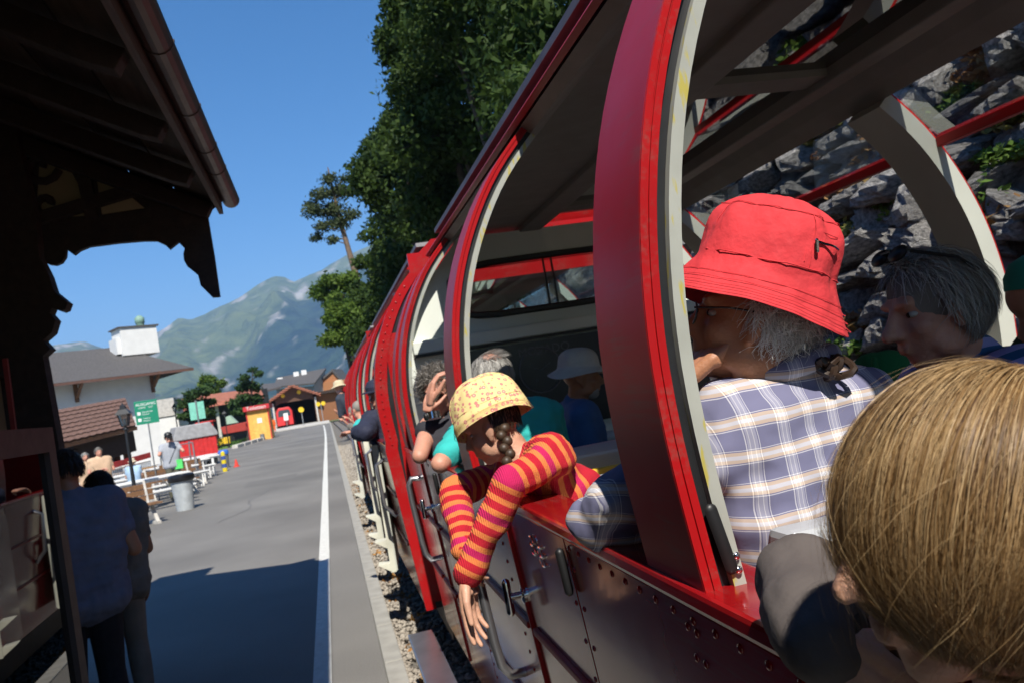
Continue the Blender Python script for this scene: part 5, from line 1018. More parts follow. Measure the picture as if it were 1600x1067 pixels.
# ---------------------------------------------------------------- the man in the red hat
PLAID = bpy.data.materials.new('plaid_cotton'); nt, n_, l_, b_ = nodes_of(PLAID); tc = n_.new('ShaderNodeTexCoord'); nz = n_.new('ShaderNodeTexNoise'); nz.inputs['Scale'].default_value = 5; l_.new(tc.outputs['Object'], nz.inputs['Vector'])
mxv = n_.new('ShaderNodeVectorMath'); mxv.operation = 'MULTIPLY_ADD'; mxv.inputs[1].default_value = (.03, .03, .03); l_.new(nz.outputs['Color'], mxv.inputs[0]); l_.new(tc.outputs['Object'], mxv.inputs[2]); sp_ = n_.new('ShaderNodeSeparateXYZ'); l_.new(mxv.outputs[0], sp_.inputs[0])
def stripes(sock, period, stops):
    mu = n_.new('ShaderNodeMath'); mu.operation = 'MULTIPLY'; mu.inputs[1].default_value = 1/period; l_.new(sock, mu.inputs[0]); fr = n_.new('ShaderNodeMath'); fr.operation = 'FRACT'; l_.new(mu.outputs[0], fr.inputs[0])
    cr = n_.new('ShaderNodeValToRGB'); cr.color_ramp.interpolation = 'CONSTANT'; el = cr.color_ramp.elements; el[0].position = 0; el[0].color = stops[0][1]; el[1].position = stops[1][0]; el[1].color = stops[1][1]
    for p, c in stops[2:]: q = el.new(p); q.color = c
    l_.new(fr.outputs[0], cr.inputs['Fac']); return cr
bs = (.19, .19, .28, 1); cm = (.72, .55, .36, 1); wh = (.74, .73, .74, 1); lv = (.42, .42, .5, 1)
h_ = stripes(sp_.outputs['Z'], .053, [(0, bs), (.52, wh), (.55, bs), (.58, cm), (.68, wh), (.80, cm), (.90, bs), (.93, wh), (.95, bs)])
v_ = stripes(sp_.outputs['X'], .056, [(0, bs), (.44, wh), (.47, bs), (.5, lv), (.56, wh), (.58, lv), (.68, wh), (.70, lv), (.78, bs), (.81, wh), (.83, bs)])
mx = n_.new('ShaderNodeMix'); mx.data_type = 'RGBA'; mx.inputs['Factor'].default_value = .5; l_.new(h_.outputs[0], mx.inputs['A']); l_.new(v_.outputs[0], mx.inputs['B']); l_.new(mx.outputs['Result'], b_.inputs['Base Color']); b_.inputs['Roughness'].default_value = .9
br = n_.new('ShaderNodeBrightContrast'); br.inputs['Contrast'].default_value = .12; br.inputs['Bright'].default_value = .0; l_.new(mx.outputs['Result'], br.inputs['Color']); l_.new(br.outputs[0], b_.inputs['Base Color'])
nb = n_.new('ShaderNodeTexNoise'); nb.inputs['Scale'].default_value = 12; l_.new(tc.outputs['Object'], nb.inputs['Vector']); bp = n_.new('ShaderNodeBump'); bp.inputs['Strength'].default_value = .35; bp.inputs['Distance'].default_value = .02; l_.new(nb.outputs['Fac'], bp.inputs['Height']); l_.new(bp.outputs[0], b_.inputs['Normal'])
f = Fig('man in red bucket hat and plaid shirt, hand at his cheek', (.9, 1.5, .55), SKT, .010)
hc = at(1172, 503, y=1.28); Rh = frame_of((-.84, .42, .30)); add_head(f.b, hc, Rh, .94)
Ls, Rs = at(1130, 715, y=1.26), at(1405, 668, y=1.33); nk = at(1232, 598, y=1.29); pel = Vector((.87, 1.34, 1.10)); el = at(958, 792, y=1.53); wr = at(1078, 584, y=1.30)
f.b.tube([hc+Rh @ Vector((0, -.03, -.06)), nk+Vector((0, 0, -.03))], [.055, .062], 12, dome=True); torso(f.b, pel, nk, Ls, Rs, .93); arm(f.b, Ls, el, wr); re, rw = Rs+Vector((.05, .12, -.26)), Rs+Vector((-.12, .33, -.30)); arm(f.b, Rs, re, rw)
for sx in (-.1, .1): leg(f.b, pel+Vector((sx, 0, 0)), pel+Vector((sx*1.4, .45, .02)), pel+Vector((sx*1.4, .5, -.45)))
f.hand(wr, (.72, -.12, .50), (-.45, -.15, .85), 1.0, curl=(.85, .95, 1.0, 1.0), thumb=(.55, -.15), side=-1); f.hand(rw, (-.3, .9, -.2), (0, .1, 1), 1.0)
f.finish(); eye(f.t, hc, Rh, .94)
sh_ = f.cloth('shirt', lambda b: (torso(b, pel, nk-Vector((0, 0, .012)), Ls, Rs, .93, grow=.016), arm(b, Ls, el, wr, grow=.018, to=1.02), arm(b, Rs, re, rw, grow=.018, to=1.0), b.tube([el+Vector((.02, -.02, -.03)), el+Vector((-.02, .03, -.035)), el+Vector((-.035, .05, -.02))], [.055, .06, .05], 12, dome=True)), PLAID, .009, 3, .010, 4)
cl = MB(); cc_ = nk+Vector((0, 0, .025)); cl.tube([cc_+Vector((.078*math.cos(a), .07*math.sin(a), .012*math.cos(a)-.008*math.sin(a))) for a in [2*PI*k/18 for k in range(19)]], .020, 8, flat=1.0); cl.build('collar', PLAID, f.t, smooth=True)
f.cloth('trousers', lambda b: [leg(b, pel+Vector((sx, 0, 0)), pel+Vector((sx*1.4, .45, .02)), pel+Vector((sx*1.4, .5, -.45)), grow=.014) for sx in (-.1, .1)], cloth('trouser_grey', (.05, .05, .06)))
RH = hat_cloth('red_hat_cloth', (.60, .035, .045)); hatc = hc+Rh @ Vector((0, -.010, .078)); Rt = Rh @ Matrix.Rotation(math.radians(7), 3, 'X'); ht = bucket_hat(hatc, Rt, .99, RH, f.t, crown_h=.140, r0=.108, rt=.090, brim=.034, drop=.056, wr=.013, seed=3)
zp = HATFN[f.t.name]; a = -2.62
MB().tube([zp(.066, a+.07*k, .002) for k in range(8)], .0021, 6).build('zip', CHROME, ht); MB().tube([zp(.067, a, .004), zp(.050, a+.02, .005)], .0035, 6, dome=True, flat=.5).build('zip_pull', CHROME, ht); MB().tube([zp(.03, a-.1), zp(.055, a-.1), zp(.085, a-.1), zp(.085, a+.2), zp(.085, a+.5)], .0009, 4).build('pocket_seam', RH, ht)
P, N = scalp(hc, Rh, .94, 2600, 5, lambda x, y, z: z < .25 and y < .2 and z > -.62 and (y < -.05 or z > -.2)); strands('hair', P, N*.5+np.array([.1, -.3, -.3]), .03+.04*np.random.default_rng(1).random(2600), HW, f.t, segs=8, width=.0009, curl=.30, grav=.06, center=hc, push=(.076, .096, .093), R=Rh, cling=.5)
b = MB(); g0 = hc+Rh @ Vector((0, .1, .012)); 
for sx in (-1, 1):
    cc2 = hc+Rh @ Vector((sx*.032, .094, .002)); b.tube([cc2+Rh @ Vector((.024*math.cos(a), -.004*math.cos(a)**2, .018*math.sin(a))) for a in [2*PI*k/16 for k in range(17)]], .0018, 5); b.tube([hc+Rh @ Vector((sx*.06, .095, .01)), hc+Rh @ Vector((sx*.079, .04, .016)), hc+Rh @ Vector((sx*.08, -.01, .014))], .0018, 5)
b.build('glasses', BLK, f.t); pl = wr+Vector((.085, -.03, .115)); 
kp_ = at(1302, 574, y=1.2); b = MB(); [b.tube([kp_+Vector((.022*math.cos(q)*math.cos(t_)-.012*(k-1), .012*math.sin(t_*2), .016*math.sin(q+t_))) for t_ in [2*PI*i/12 for i in range(13)]], .0065, 6) for k, q in enumerate((0, 1.1, 2.2))]; tag(b.build('leather_knot', M('brown_leather', (.035, .02, .013), .4), None, smooth=True), 'dark brown plaited leather strap knot on the plaid shoulder', 'strap')

# ---------------------------------------------------------------- the girl leaning out
def ring_cloth(name):
    m = bpy.data.materials.new(name); nt, n, l, b = nodes_of(m); a = n.new('ShaderNodeAttribute'); a.attribute_name = 'along'
    mu = n.new('ShaderNodeMath'); mu.operation = 'MULTIPLY'; mu.inputs[1].default_value = 1/.105; l.new(a.outputs['Fac'], mu.inputs[0]); fr = n.new('ShaderNodeMath'); fr.operation = 'FRACT'; l.new(mu.outputs[0], fr.inputs[0])
    cr = n.new('ShaderNodeValToRGB'); cr.color_ramp.interpolation = 'CONSTANT'; st = [(0, (.48, .008, .025)), (.19, (.72, .20, .055)), (.333, (.52, .010, .10)), (.523, (.72, .20, .055)), (.667, (.48, .008, .025)), (.857, (.72, .20, .055))]
    el = cr.color_ramp.elements; el[0].position = 0; el[0].color = (*st[0][1], 1); el[1].position = st[1][0]; el[1].color = (*st[1][1], 1)
    for p, c in st[2:]: q = el.new(p); q.color = (*c, 1)
    l.new(fr.outputs[0], cr.inputs['Fac']); l.new(cr.outputs[0], b.inputs['Base Color']); b.inputs['Roughness'].default_value = .95
    w = n.new('ShaderNodeTexWave'); w.inputs['Scale'].default_value = 60; tc = n.new('ShaderNodeTexCoord'); l.new(tc.outputs['Object'], w.inputs['Vector']); nz = n.new('ShaderNodeTexNoise'); nz.inputs['Scale'].default_value = 260; l.new(tc.outputs['Object'], nz.inputs['Vector'])
    ad = n.new('ShaderNodeMath'); ad.operation = 'ADD'; l.new(w.outputs['Fac'], ad.inputs[0]); l.new(nz.outputs['Fac'], ad.inputs[1]); bp = n.new('ShaderNodeBump'); bp.inputs['Strength'].default_value = .5; bp.inputs['Distance'].default_value = .004; l.new(ad.outputs[0], bp.inputs['Height']); l.new(bp.outputs[0], b.inputs['Normal']); return m
KNIT = ring_cloth('striped_knit'); CUFF = M('red_rib_knit', (.42, .006, .02), .95, bump=.4, bscale=200)
def chain_param(me, chains):
    """distance along the nearest limb, so the rings run round the sleeve"""
    n = len(me.vertices); co = np.empty(n*3, np.float32); me.vertices.foreach_get('co', co); co = co.reshape(-1, 3); best = np.full(n, 1e9); val = np.zeros(n)
    for ch, off in chains:
        s0 = off
        for a, c in zip(ch[:-1], ch[1:]):
            a, c = np.array(a), np.array(c); d = c-a; L = np.linalg.norm(d); t = np.clip((co-a) @ d/L**2, 0, 1); q = np.linalg.norm(co-(a+t[:, None]*d), axis=1); m = q < best; best[m] = q[m]; val[m] = s0+t[m]*L; s0 += L
    at_ = me.attributes.new('along', 'FLOAT', 'POINT'); at_.data.foreach_set('value', val.astype(np.float32))
f = Fig('girl in yellow flowered hat and striped jumper leaning out', (.75, 2.45, .55), SKL, .009)
S = .86; hc = at(770, 668, y=2.42); Rh = frame_of((-.80, .42, -.28)); add_head(f.b, hc, Rh, S*1.02, nose=.8)
Ls = at(868, 712, y=2.24); el = at(800, 752, y=2.19); wr = at(730, 897, y=2.23); Rs = at(790, 735, y=2.72); e2 = at(712, 768, y=2.58); w2 = at(728, 862, y=2.44); nk = at(812, 716, y=2.45); pel = Vector((.98, 2.5, 1.08))
torso(f.b, pel, nk, Rs, Ls, .78); arm(f.b, Ls, el, wr, .72); arm(f.b, Rs, e2, w2, .72); f.b.tube([hc+Rh @ Vector((0, -.03, -.07))*S, nk], [.045, .05], 12, dome=True)
for sx in (-.08, .08): leg(f.b, pel+Vector((0, sx, 0)), pel+Vector((.1, sx, -.3)), pel+Vector((.3, sx, -.5)), .75)
hd = (at(737, 985, y=2.23)-wr).normalized(); f.hand(wr+hd*.012, hd, (-.75, .65, .1), .95, curl=(.16, .2, .24, .26), thumb=(.65, .15), side=-1, spread=.015); f.hand(w2, (.1, .1, -.9), (-.5, -.8, 0), .8)
f.finish(); eye(f.t, hc, Rh, S)
def jf(b): torso(b, pel, nk-Vector((0, 0, .01)), Rs, Ls, .78, grow=.016); arm(b, Ls, el, wr, .74, grow=.013, to=1.97, r=(.054, .047, .043, .036)); arm(b, Rs, e2, w2, .74, grow=.013, to=1.95, r=(.054, .047, .043, .036))
jm = f.cloth('jumper', jf, KNIT, .008, 3, .012, 9); chain_param(jm.data, [([Ls+(Ls-el)*.6, Ls, el, wr], 0), ([Rs, e2, w2], .03), ([pel, nk], .02)])
for q, e_ in ((wr, el), (w2, e2)): d = (q-e_).normalized(); MB().tube([q-d*.035, q-d*.01, q+d*.004], [.037, .036, .034], 18).build('cuff', CUFF, jm, smooth=True)
YH = bpy.data.materials.new('flowered_cotton'); nt, n_, l_, b_ = nodes_of(YH); tc = n_.new('ShaderNodeTexCoord'); vo = n_.new('ShaderNodeTexVoronoi'); vo.inputs['Scale'].default_value = 58; vo.inputs['Randomness'].default_value = .55; l_.new(tc.outputs['Object'], vo.inputs['Vector'])
cr = n_.new('ShaderNodeValToRGB'); cr.color_ramp.interpolation = 'CONSTANT'; el_ = cr.color_ramp.elements; el_[0].position = 0; el_[0].color = (.8, .6, .4, 1); el_[1].position = .14; el_[1].color = (.6, .22, .2, 1); q = el_.new(.36); q.color = (.78, .62, .28, 1)
l_.new(vo.outputs['Distance'], cr.inputs['Fac']); vo2 = n_.new('ShaderNodeTexVoronoi'); vo2.inputs['Scale'].default_value = 80; l_.new(tc.outputs['Object'], vo2.inputs['Vector']); c2 = n_.new('ShaderNodeValToRGB'); c2.color_ramp.interpolation = 'CONSTANT'; c2.color_ramp.elements[0].color = (.45, .3, .22, 1); c2.color_ramp.elements[1].color = (1, 1, 1, 1); c2.color_ramp.elements[1].position = .2; l_.new(vo2.outputs['Distance'], c2.inputs['Fac'])
mx = n_.new('ShaderNodeMix'); mx.data_type = 'RGBA'; mx.blend_type = 'MULTIPLY'; mx.inputs['Factor'].default_value = .8; l_.new(cr.outputs[0], mx.inputs['A']); l_.new(c2.outputs[0], mx.inputs['B']); l_.new(mx.outputs['Result'], b_.inputs['Base Color']); b_.inputs['Roughness'].default_value = .9
hatc = hc+Rh @ Vector((0, -.012, .042))*S; Rt = Rh @ Matrix.Rotation(math.radians(-2), 3, 'X') @ Matrix.Rotation(math.radians(12), 3, 'Y'); ho = bucket_hat(hatc, Rt, 1.0, YH, f.t, crown_h=.126, r0=.105, rt=.100, brim=.005, drop=.026, wr=.006, seed=8, pw=2.25)
BR = M('plait_brown', (.05, .03, .018), .5, var=.4, scale=40, stretch=(3, 3, 1)); b = MB(); p0 = hc+Rh @ Vector((-.070, -.050, -.02))*S; p1 = at(798, 730, y=2.30)
for k in range(7): q = p0.lerp(p1, k/6); b.ell(q+Vector((.007*(-1)**k, 0, 0)), (.016, .015, .016), Matrix.Rotation(.6*(-1)**k, 3, 'Y'))
b.build('plait', BR, f.t, smooth=True)
P, N = scalp(hc, Rh, S, 900, 15, lambda x, y, z: z < .35 and y < -.15 and z > -.55); strands('hair', P, N*.3+np.array([0, 0, -.7]), .022*np.ones(900), HB, f.t, width=.0014, grav=.2, center=hc, push=(.07, .09, .09), R=Rh)

# ---------------------------------------------------------------- passengers further in
TEAL = cloth('teal_shirt', (.03, .44, .42), .08)
f = Fig('grey haired man with bald crown and teal shirt', (.9, 3.6, .55), SKP, .012); hc = at(768, 594, y=3.9); Rh = frame_of((-.25, .95, -.1)); add_head(f.b, hc, Rh, 1.12)
nk = hc+Vector((.04, -.03, -.15)); Ls, Rs = nk+Vector((-.19, .0, -.06)), nk+Vector((.21, .02, -.06)); pel = nk+Vector((.05, .06, -.52)); el = at(688, 724, y=3.62); wr = at(672, 630, y=3.66); re, rw = Rs+Vector((.06, .1, -.27)), Rs+Vector((-.1, .3, -.3))
torso(f.b, pel, nk, Ls, Rs, 1.05); arm(f.b, Ls, el, wr, 1.0); arm(f.b, Rs, re, rw); [leg(f.b, pel+Vector((s_, 0, 0)), pel+Vector((s_, .42, 0)), pel+Vector((s_, .46, -.42))) for s_ in (-.1, .1)]; f.hand(wr, (.25, .05, .9), (-.9, -.1, .2), 1.0, curl=(.5, .5, .5, .5)); f.finish()
f.cloth('shirt', lambda b: (torso(b, pel, nk-Vector((0, 0, .01)), Ls, Rs, 1.05, grow=.016), arm(b, Ls, el, wr, grow=.024, to=.78), arm(b, Rs, re, rw, grow=.02, to=.7)), TEAL, .011, 3, .009, 2); f.cloth('trousers', lambda b: [leg(b, pel+Vector((s_, 0, 0)), pel+Vector((s_, .42, 0)), pel+Vector((s_, .46, -.42)), grow=.012) for s_ in (-.1, .1)], MATS['trouser_grey'])
P, N = scalp(hc, Rh, 1.12, 3800, 25, lambda x, y, z: z > -.85 and y < .35 and (z < .62 or (abs(x) > .55)) and not (z < -.3 and y > -.1)); strands('hair', P, N*.45+np.array([0, -.2, -.45]), .035+.03*np.random.default_rng(2).random(3800), HG, f.t, segs=5, width=.0016, curl=.12, grav=.1, center=hc, push=(.086, .11, .107), R=Rh, cling=.6); MB().ell(hc+Rh @ Vector((0, -.03, .02)), (.084, .095, .085), Rh).build('hair_base', M('hair_base_grey2', (.3, .28, .25), .9), f.t, smooth=True); P, N = scalp(hc, Rh, 1.12, 500, 26, lambda x, y, z: z > .55); strands('hair', P, N*.2+np.array([.4, -.5, 0]), .05*np.ones(500), HG, f.t, segs=5, width=.0012, grav=.02, center=hc, push=(.08, .103, .092), R=Rh)
q = el.lerp(wr, .80); d = (wr-el).normalized(); wt = thing('wrist_watch', 'steel wrist watch on the raised forearm beside the window', 'watch', q); MB().tube([q-d*.016, q+d*.016], [.038, .036], 14).build('strap', CHROME, wt, smooth=True); MB().ell(q+Vector((-.03, -.022, 0)), (.012, .016, .018)).build('case', BLK, wt, smooth=True)
f = Fig('woman with curly grey hair and sunglasses, chin on her arm', (.7, 4.4, .55), SKP, .011); hc = at(684, 612, y=4.35); Rh = frame_of((-.35, -.9, -.25)); add_head(f.b, hc, Rh, 1.0); nk = hc+Vector((.07, .03, -.14)); Ls, Rs = nk+Vector((.17, .02, -.06)), nk+Vector((-.15, .02, -.06)); pel = nk+Vector((.1, .05, -.5)); el = at(656, 712, y=4.2); wr = at(668, 640, y=4.22)
torso(f.b, pel, nk, Rs, Ls, .95); arm(f.b, Rs, el, wr, .95); le, lw = Ls+Vector((.03, -.1, -.26)), Ls+Vector((-.1, -.3, -.28)); arm(f.b, Ls, le, lw, .95); [leg(f.b, pel+Vector((s_, 0, 0)), pel+Vector((s_, -.4, 0)), pel+Vector((s_, -.44, -.42)), .95) for s_ in (-.1, .1)]; f.hand(wr, (.35, .1, .75), (-.6, -.6, .2), .92, curl=(.7, .7, .7, .7)); f.finish()
f.cloth('top', lambda b: (torso(b, pel, nk-Vector((0, 0, .02)), Rs, Ls, .95, grow=.014), arm(b, Rs, el, wr, grow=.014, to=.12), arm(b, Ls, le, lw, grow=.014, to=.2)), cloth('dark_top', (.03, .03, .04)))
P, N = scalp(hc, Rh, 1.04, 2600, 35, lambda x, y, z: z > -.6 and (y < .55 or z > .5)); strands('hair', P, N*.9, .055+.03*np.random.default_rng(3).random(2600), HDG, f.t, segs=7, width=.0018, curl=.55, grav=.02, center=hc)
b = MB(); [b.ell(hc+Rh @ Vector((sx*.033, .09, .008)), (.028, .012, .02), Rh) for sx in (-1, 1)]; b.tube([hc+Rh @ Vector((-.02, .104, .012)), hc+Rh @ Vector((.02, .104, .012))], .004, 5); [b.tube([hc+Rh @ Vector((sx*.06, .085, .012)), hc+Rh @ Vector((sx*.08, 0, .012))], .003, 5) for sx in (-1, 1)]; b.build('sunglasses', BLK, f.t, smooth=True)
f = Fig('man in white sun hat facing right before the poster', (1.4, 4.4, .55), SKT, .012); hc = at(908, 590, y=4.4); Rh = frame_of((.92, -.25, -.08)); add_head(f.b, hc, Rh, 1.05, nose=1.15); nk = hc+Vector((-.05, .03, -.15)); Ls, Rs = nk+Vector((-.02, .2, -.06)), nk+Vector((-.04, -.2, -.06)); pel = nk+Vector((-.05, .0, -.52)); torso(f.b, pel, nk, Ls, Rs, 1.05)
arm(f.b, Rs, Rs+Vector((.02, -.06, -.28)), Rs+Vector((.25, -.1, -.32))); arm(f.b, Ls, Ls+Vector((.02, .06, -.28)), Ls+Vector((.25, .1, -.32))); [leg(f.b, pel+Vector((0, s_, 0)), pel+Vector((.4, s_, 0)), pel+Vector((.44, s_, -.42))) for s_ in (-.1, .1)]; f.hand(Rs+Vector((.25, -.1, -.32)), (.9, 0, -.2), (0, 0, 1)); f.finish()
f.cloth('shirt', lambda b: (torso(b, pel, nk-Vector((0, 0, .01)), Ls, Rs, 1.05, grow=.016), arm(b, Rs, Rs+Vector((.02, -.06, -.28)), Rs+Vector((.25, -.1, -.32)), grow=.02), arm(b, Ls, Ls+Vector((.02, .06, -.28)), Ls+Vector((.25, .1, -.32)), grow=.02)), cloth('blue_shirt', (.05, .13, .32)))
bucket_hat(hc+Rh @ Vector((0, -.01, .055)), Rh, 1.05, hat_cloth('white_hat_cloth', (.62, .60, .54)), f.t, crown_h=.11, brim=.05, drop=.035, wr=.004, seed=12)
f.cloth('beard', lambda b: (b.ell(hc+Rh @ Vector((0, .055, -.088)), (.042, .04, .035), Rh), b.ell(hc+Rh @ Vector((0, .08, -.065)), (.028, .016, .02), Rh)), M('grey_beard', (.3, .28, .26), .9), .006)

# ---------------------------------------------------------------- the woman in shade
f = Fig('grey haired woman in shade with sunglasses on her head', (1.5, 1.7, .55), SKP, .010); hc = at(1458, 484, y=1.56); Rh = frame_of((-.95, .12, -.12)); add_head(f.b, hc, Rh, 1.06, nose=1.1); nk = hc+Vector((.075, 0, -.15)); Ls, Rs = nk+Vector((.03, -.19, -.065)), nk+Vector((.06, .19, -.065)); pel = nk+Vector((.12, .02, -.5)); torso(f.b, pel, nk, Ls, Rs, 1.02)
le, lw = Ls+Vector((.0, -.04, -.27)), Ls+Vector((-.22, .0, -.3)); re, rw = Rs+Vector((.0, .06, -.27)), Rs+Vector((-.22, .06, -.3)); arm(f.b, Ls, le, lw); arm(f.b, Rs, re, rw); f.hand(lw, (-.9, 0, -.1), (0, 0, 1)); [leg(f.b, pel+Vector((0, s_, 0)), pel+Vector((-.4, s_, 0)), pel+Vector((-.44, s_, -.42))) for s_ in (-.1, .1)]; f.finish(.007); eye(f.t, hc, Rh, 1.06)
ST = bpy.data.materials.new('blue_striped_jersey'); nt, n_, l_, b_ = nodes_of(ST); tc = n_.new('ShaderNodeTexCoord'); sp_ = n_.new('ShaderNodeSeparateXYZ'); l_.new(tc.outputs['Object'], sp_.inputs[0]); ad = n_.new('ShaderNodeMath'); ad.operation = 'MULTIPLY_ADD'; ad.inputs[1].default_value = .45; l_.new(sp_.outputs['Y'], ad.inputs[0]); l_.new(sp_.outputs['Z'], ad.inputs[2]); cr = stripes(ad.outputs[0], .052, [(0, (.02, .12, .3, 1)), (.5, (.35, .36, .72, 1))]); l_.new(cr.outputs[0], b_.inputs['Base Color']); b_.inputs['Roughness'].default_value = .9
f.cloth('jersey', lambda b: (torso(b, pel, nk-Vector((0, 0, .005)), Ls, Rs, 1.05, grow=.016), arm(b, Ls, le, lw, 1.05, grow=.02, to=1.0), arm(b, Rs, re, rw, 1.05, grow=.02, to=1.0)), ST, .010, 3, .008, 6)
z_ok = lambda x, y, z: z > -.62 and (y < .45 or z > .62) and not (z < 0 and y > .12)
P, N = scalp(hc, Rh, 1.06, 9000, 45, lambda x, y, z: z_ok(x, y, z)); strands('hair', P, N*.55+np.array([.35, 0, .0]), .06+.05*np.random.default_rng(4).random(9000), HG, f.t, segs=9, width=.0011, curl=.13, grav=.10, center=hc, push=(.094, .116, .104), R=Rh, cling=.75); MB().ell(hc+Rh @ Vector((0, -.02, .04)), (.088, .108, .094), Rh).build('hair_base', M('hair_base_grey', (.22, .21, .19), .9), f.t, smooth=True)
b = MB()
for sx in (-1, 1): b.ell(hc+Rh @ Vector((sx*.034, .062, .142)), (.030, .012, .022), Rh @ Matrix.Rotation(.9, 3, 'X')); b.tube([hc+Rh @ Vector((sx*.062, .05, .14)), hc+Rh @ Vector((sx*.088, -.03, .10)), hc+Rh @ Vector((sx*.086, -.07, .06))], .004, 6)
b.tube([hc+Rh @ Vector((-.02, .066, .15)), hc+Rh @ Vector((.02, .066, .15))], .004, 5); tag(b.build('sunglasses', BLK, None, smooth=True), 'dark sunglasses pushed up on the shaded grey hair', 'sunglasses')
f = Fig('passenger in teal cap at the right picture edge', (2.2, 2.1, .55), SKP, .014); hc = at(1632, 478, y=2.15); Rh = frame_of((.9, -.4, -.1)); add_head(f.b, hc, Rh, 1.05); nk = hc+Vector((-.04, .03, -.15)); Ls, Rs = nk+Vector((0, .19, -.06)), nk+Vector((0, -.19, -.06)); torso(f.b, nk+Vector((0, 0, -.5)), nk, Ls, Rs)
for s_, q in ((1, Ls), (-1, Rs)): arm(f.b, q, q+Vector((.02, s_*.05, -.27)), q+Vector((.24, s_*.05, -.3)))
f.finish(); f.cloth('shirt', lambda b: (torso(b, nk+Vector((0, 0, -.5)), nk-Vector((0, 0, .01)), Ls, Rs, grow=.016)), cloth('dark_green_shirt', (.02, .06, .04))); b = MB(); b.lathe([(.098, 0), (.099, .04), (.08, .085), (.04, .11), (.002, .115)], hc+Rh @ Vector((0, -.01, .055)), 20, R=Rh); b.build('cap', M('cap_teal', (.02, .34, .30), .8), f.t, smooth=True); MB().prism([(-.07, .08), (.07, .08), (.05, .17), (-.05, .17)], lambda u, v, a: hc+Rh @ Vector((u, v, .06+a-.1*(v-.08))), 0, .006).build('peak', DKM, f.t); MB().ell(hc+Rh @ Vector((.06, .03, .10)), (.035, .035, .03), Rh).build('cap_patch', YEL, f.t, smooth=True)
c = at(1382, 578, y=2.2); b = MB(); b.ell(c+Vector((0, .05, -.06)), (.10, .09, .12)); b.ell(c+Vector((.03, .02, .0)), (.07, .06, .06)); b.tube([c+Vector((-.05, -.03, .04)), c+Vector((-.09, -.06, -.1)), c+Vector((-.06, -.04, -.17))], .012, 8, dome=True); tag(put('rucksack', fuse(b, .008, 3), cloth('green_canvas', (.012, .16, .05))), 'green cloth rucksack behind the shaded woman\'s chin', 'rucksack')

# ---------------------------------------------------------------- the blond child in front
f = Fig('blond child with face on arm at the window sill', (.62, .35, .55), SKL, .008); S = .95; hc = at(1532, 824, d=.71); Rh = frame_of((-.93, .20, -.02), (.05, -.05, 1)); add_head(f.b, hc, Rh, S, nose=.85, ears=True)
nk = hc+Vector((.15, -.04, -.12)); Ls, Rs = nk+Vector((.0, -.15, -.07)), nk+Vector((.03, .15, -.06)); pel = nk+Vector((.22, -.02, -.34)); torso(f.b, pel, nk, Ls, Rs, .75); el = at(1256, 905, y=.83); wr = at(1285, 1015, y=.70); arm(f.b, Rs, el, wr, .74); le, lw = Ls+Vector((-.05, -.03, -.2)), Ls+Vector((-.2, .1, -.2)); arm(f.b, Ls, le, lw, .8)
f.b.tube([hc+Rh @ Vector((0, -.03, -.06)), nk], [.045, .05], 12, dome=True); f.hand(wr, (.45, -.35, -.55), (-.55, -.35, .5), .92, curl=(.35, .4, .45, .5), thumb=(.8, .3), side=-1); f.finish(.005); eye(f.t, hc, Rh, S)
GSL = cloth('grey_brown_jersey', (.095, .08, .075), .12)
sl = f.cloth('hooded_top', lambda b: (torso(b, pel, nk-Vector((0, 0, .01)), Ls, Rs, .75, grow=.016), arm(b, Rs, el, wr, .74, grow=.014, to=1.93, r=(.056, .053, .045, .036)), arm(b, Ls, le, lw, .8, grow=.016, to=1.9)), GSL, .006, 4, .010, 7)
d = (wr-el).normalized(); q = el.lerp(wr, .72); MB().tube([q-d*.004, q, q+d*.004], [.046, .0475, .046], 24).build('cuff_seam', M('seam_grey', (.16, .15, .15), .9), sl, smooth=True); MB().tube([q, el.lerp(wr, .9), wr+d*.004], [.043, .040, .031], 24).build('cuff', M('cuff_dark', (.03, .027, .027), .95, bump=.4, bscale=120), sl, smooth=True)
HBL = hair_mat('hair_blond', (.10, .048, .018), (.28, .165, .066), (.60, .43, .23), .45)
NH = 48000; g_ = np.random.default_rng(61); P, N = scalp(hc, Rh, S, NH, 62, lambda x, y, z: (z > -.55 or y < -.1) and not (z < .18 and y > .42-.25*min(0, z)) and z > -.85, radii=(.080, .098, .091)); Rm = np.array(Rh); whorl = np.array(hc)+Rm @ np.array([.015, -.085, .095])*S
T0 = P-whorl; T0 /= np.linalg.norm(T0, axis=1)[:, None]; T0 = T0-N*np.sum(T0*N, 1)[:, None]; D0 = T0*1.0+N*.14+g_.normal(size=N.shape)*.06
lens = .15+.11*g_.random(NH); loc = (P-np.array(hc)) @ Rm; front = np.clip((loc[:, 1]-.02)/.07, 0, 1); lens *= (1-.68*front); lens *= np.where((loc[:, 1] > .03) & (loc[:, 2] < .06), .7, 1); clump = np.sin(loc[:, 0]*140+3*np.sin(loc[:, 1]*60))*.10+np.sin(loc[:, 1]*120)*.08; D0 += (np.cross(N, T0))*clump[:, None]*1.2
tn = np.clip(.5+.28*np.sin(loc[:, 0]*210+4*np.sin(loc[:, 1]*75)+loc[:, 2]*90)+.22*np.sin(loc[:, 1]*330+loc[:, 0]*150)+.12*g_.normal(size=NH), 0, 1)
hr = strands('hair', P, D0, lens, HBL, f.t, tone=tn, segs=12, width=.00036, curl=.03, grav=.16, seed=63, center=np.array(hc)+Rm @ np.array([0, -.012, .02])*S, push=(.084*S, .100*S, .100*S), R=Rh, cling=.9)
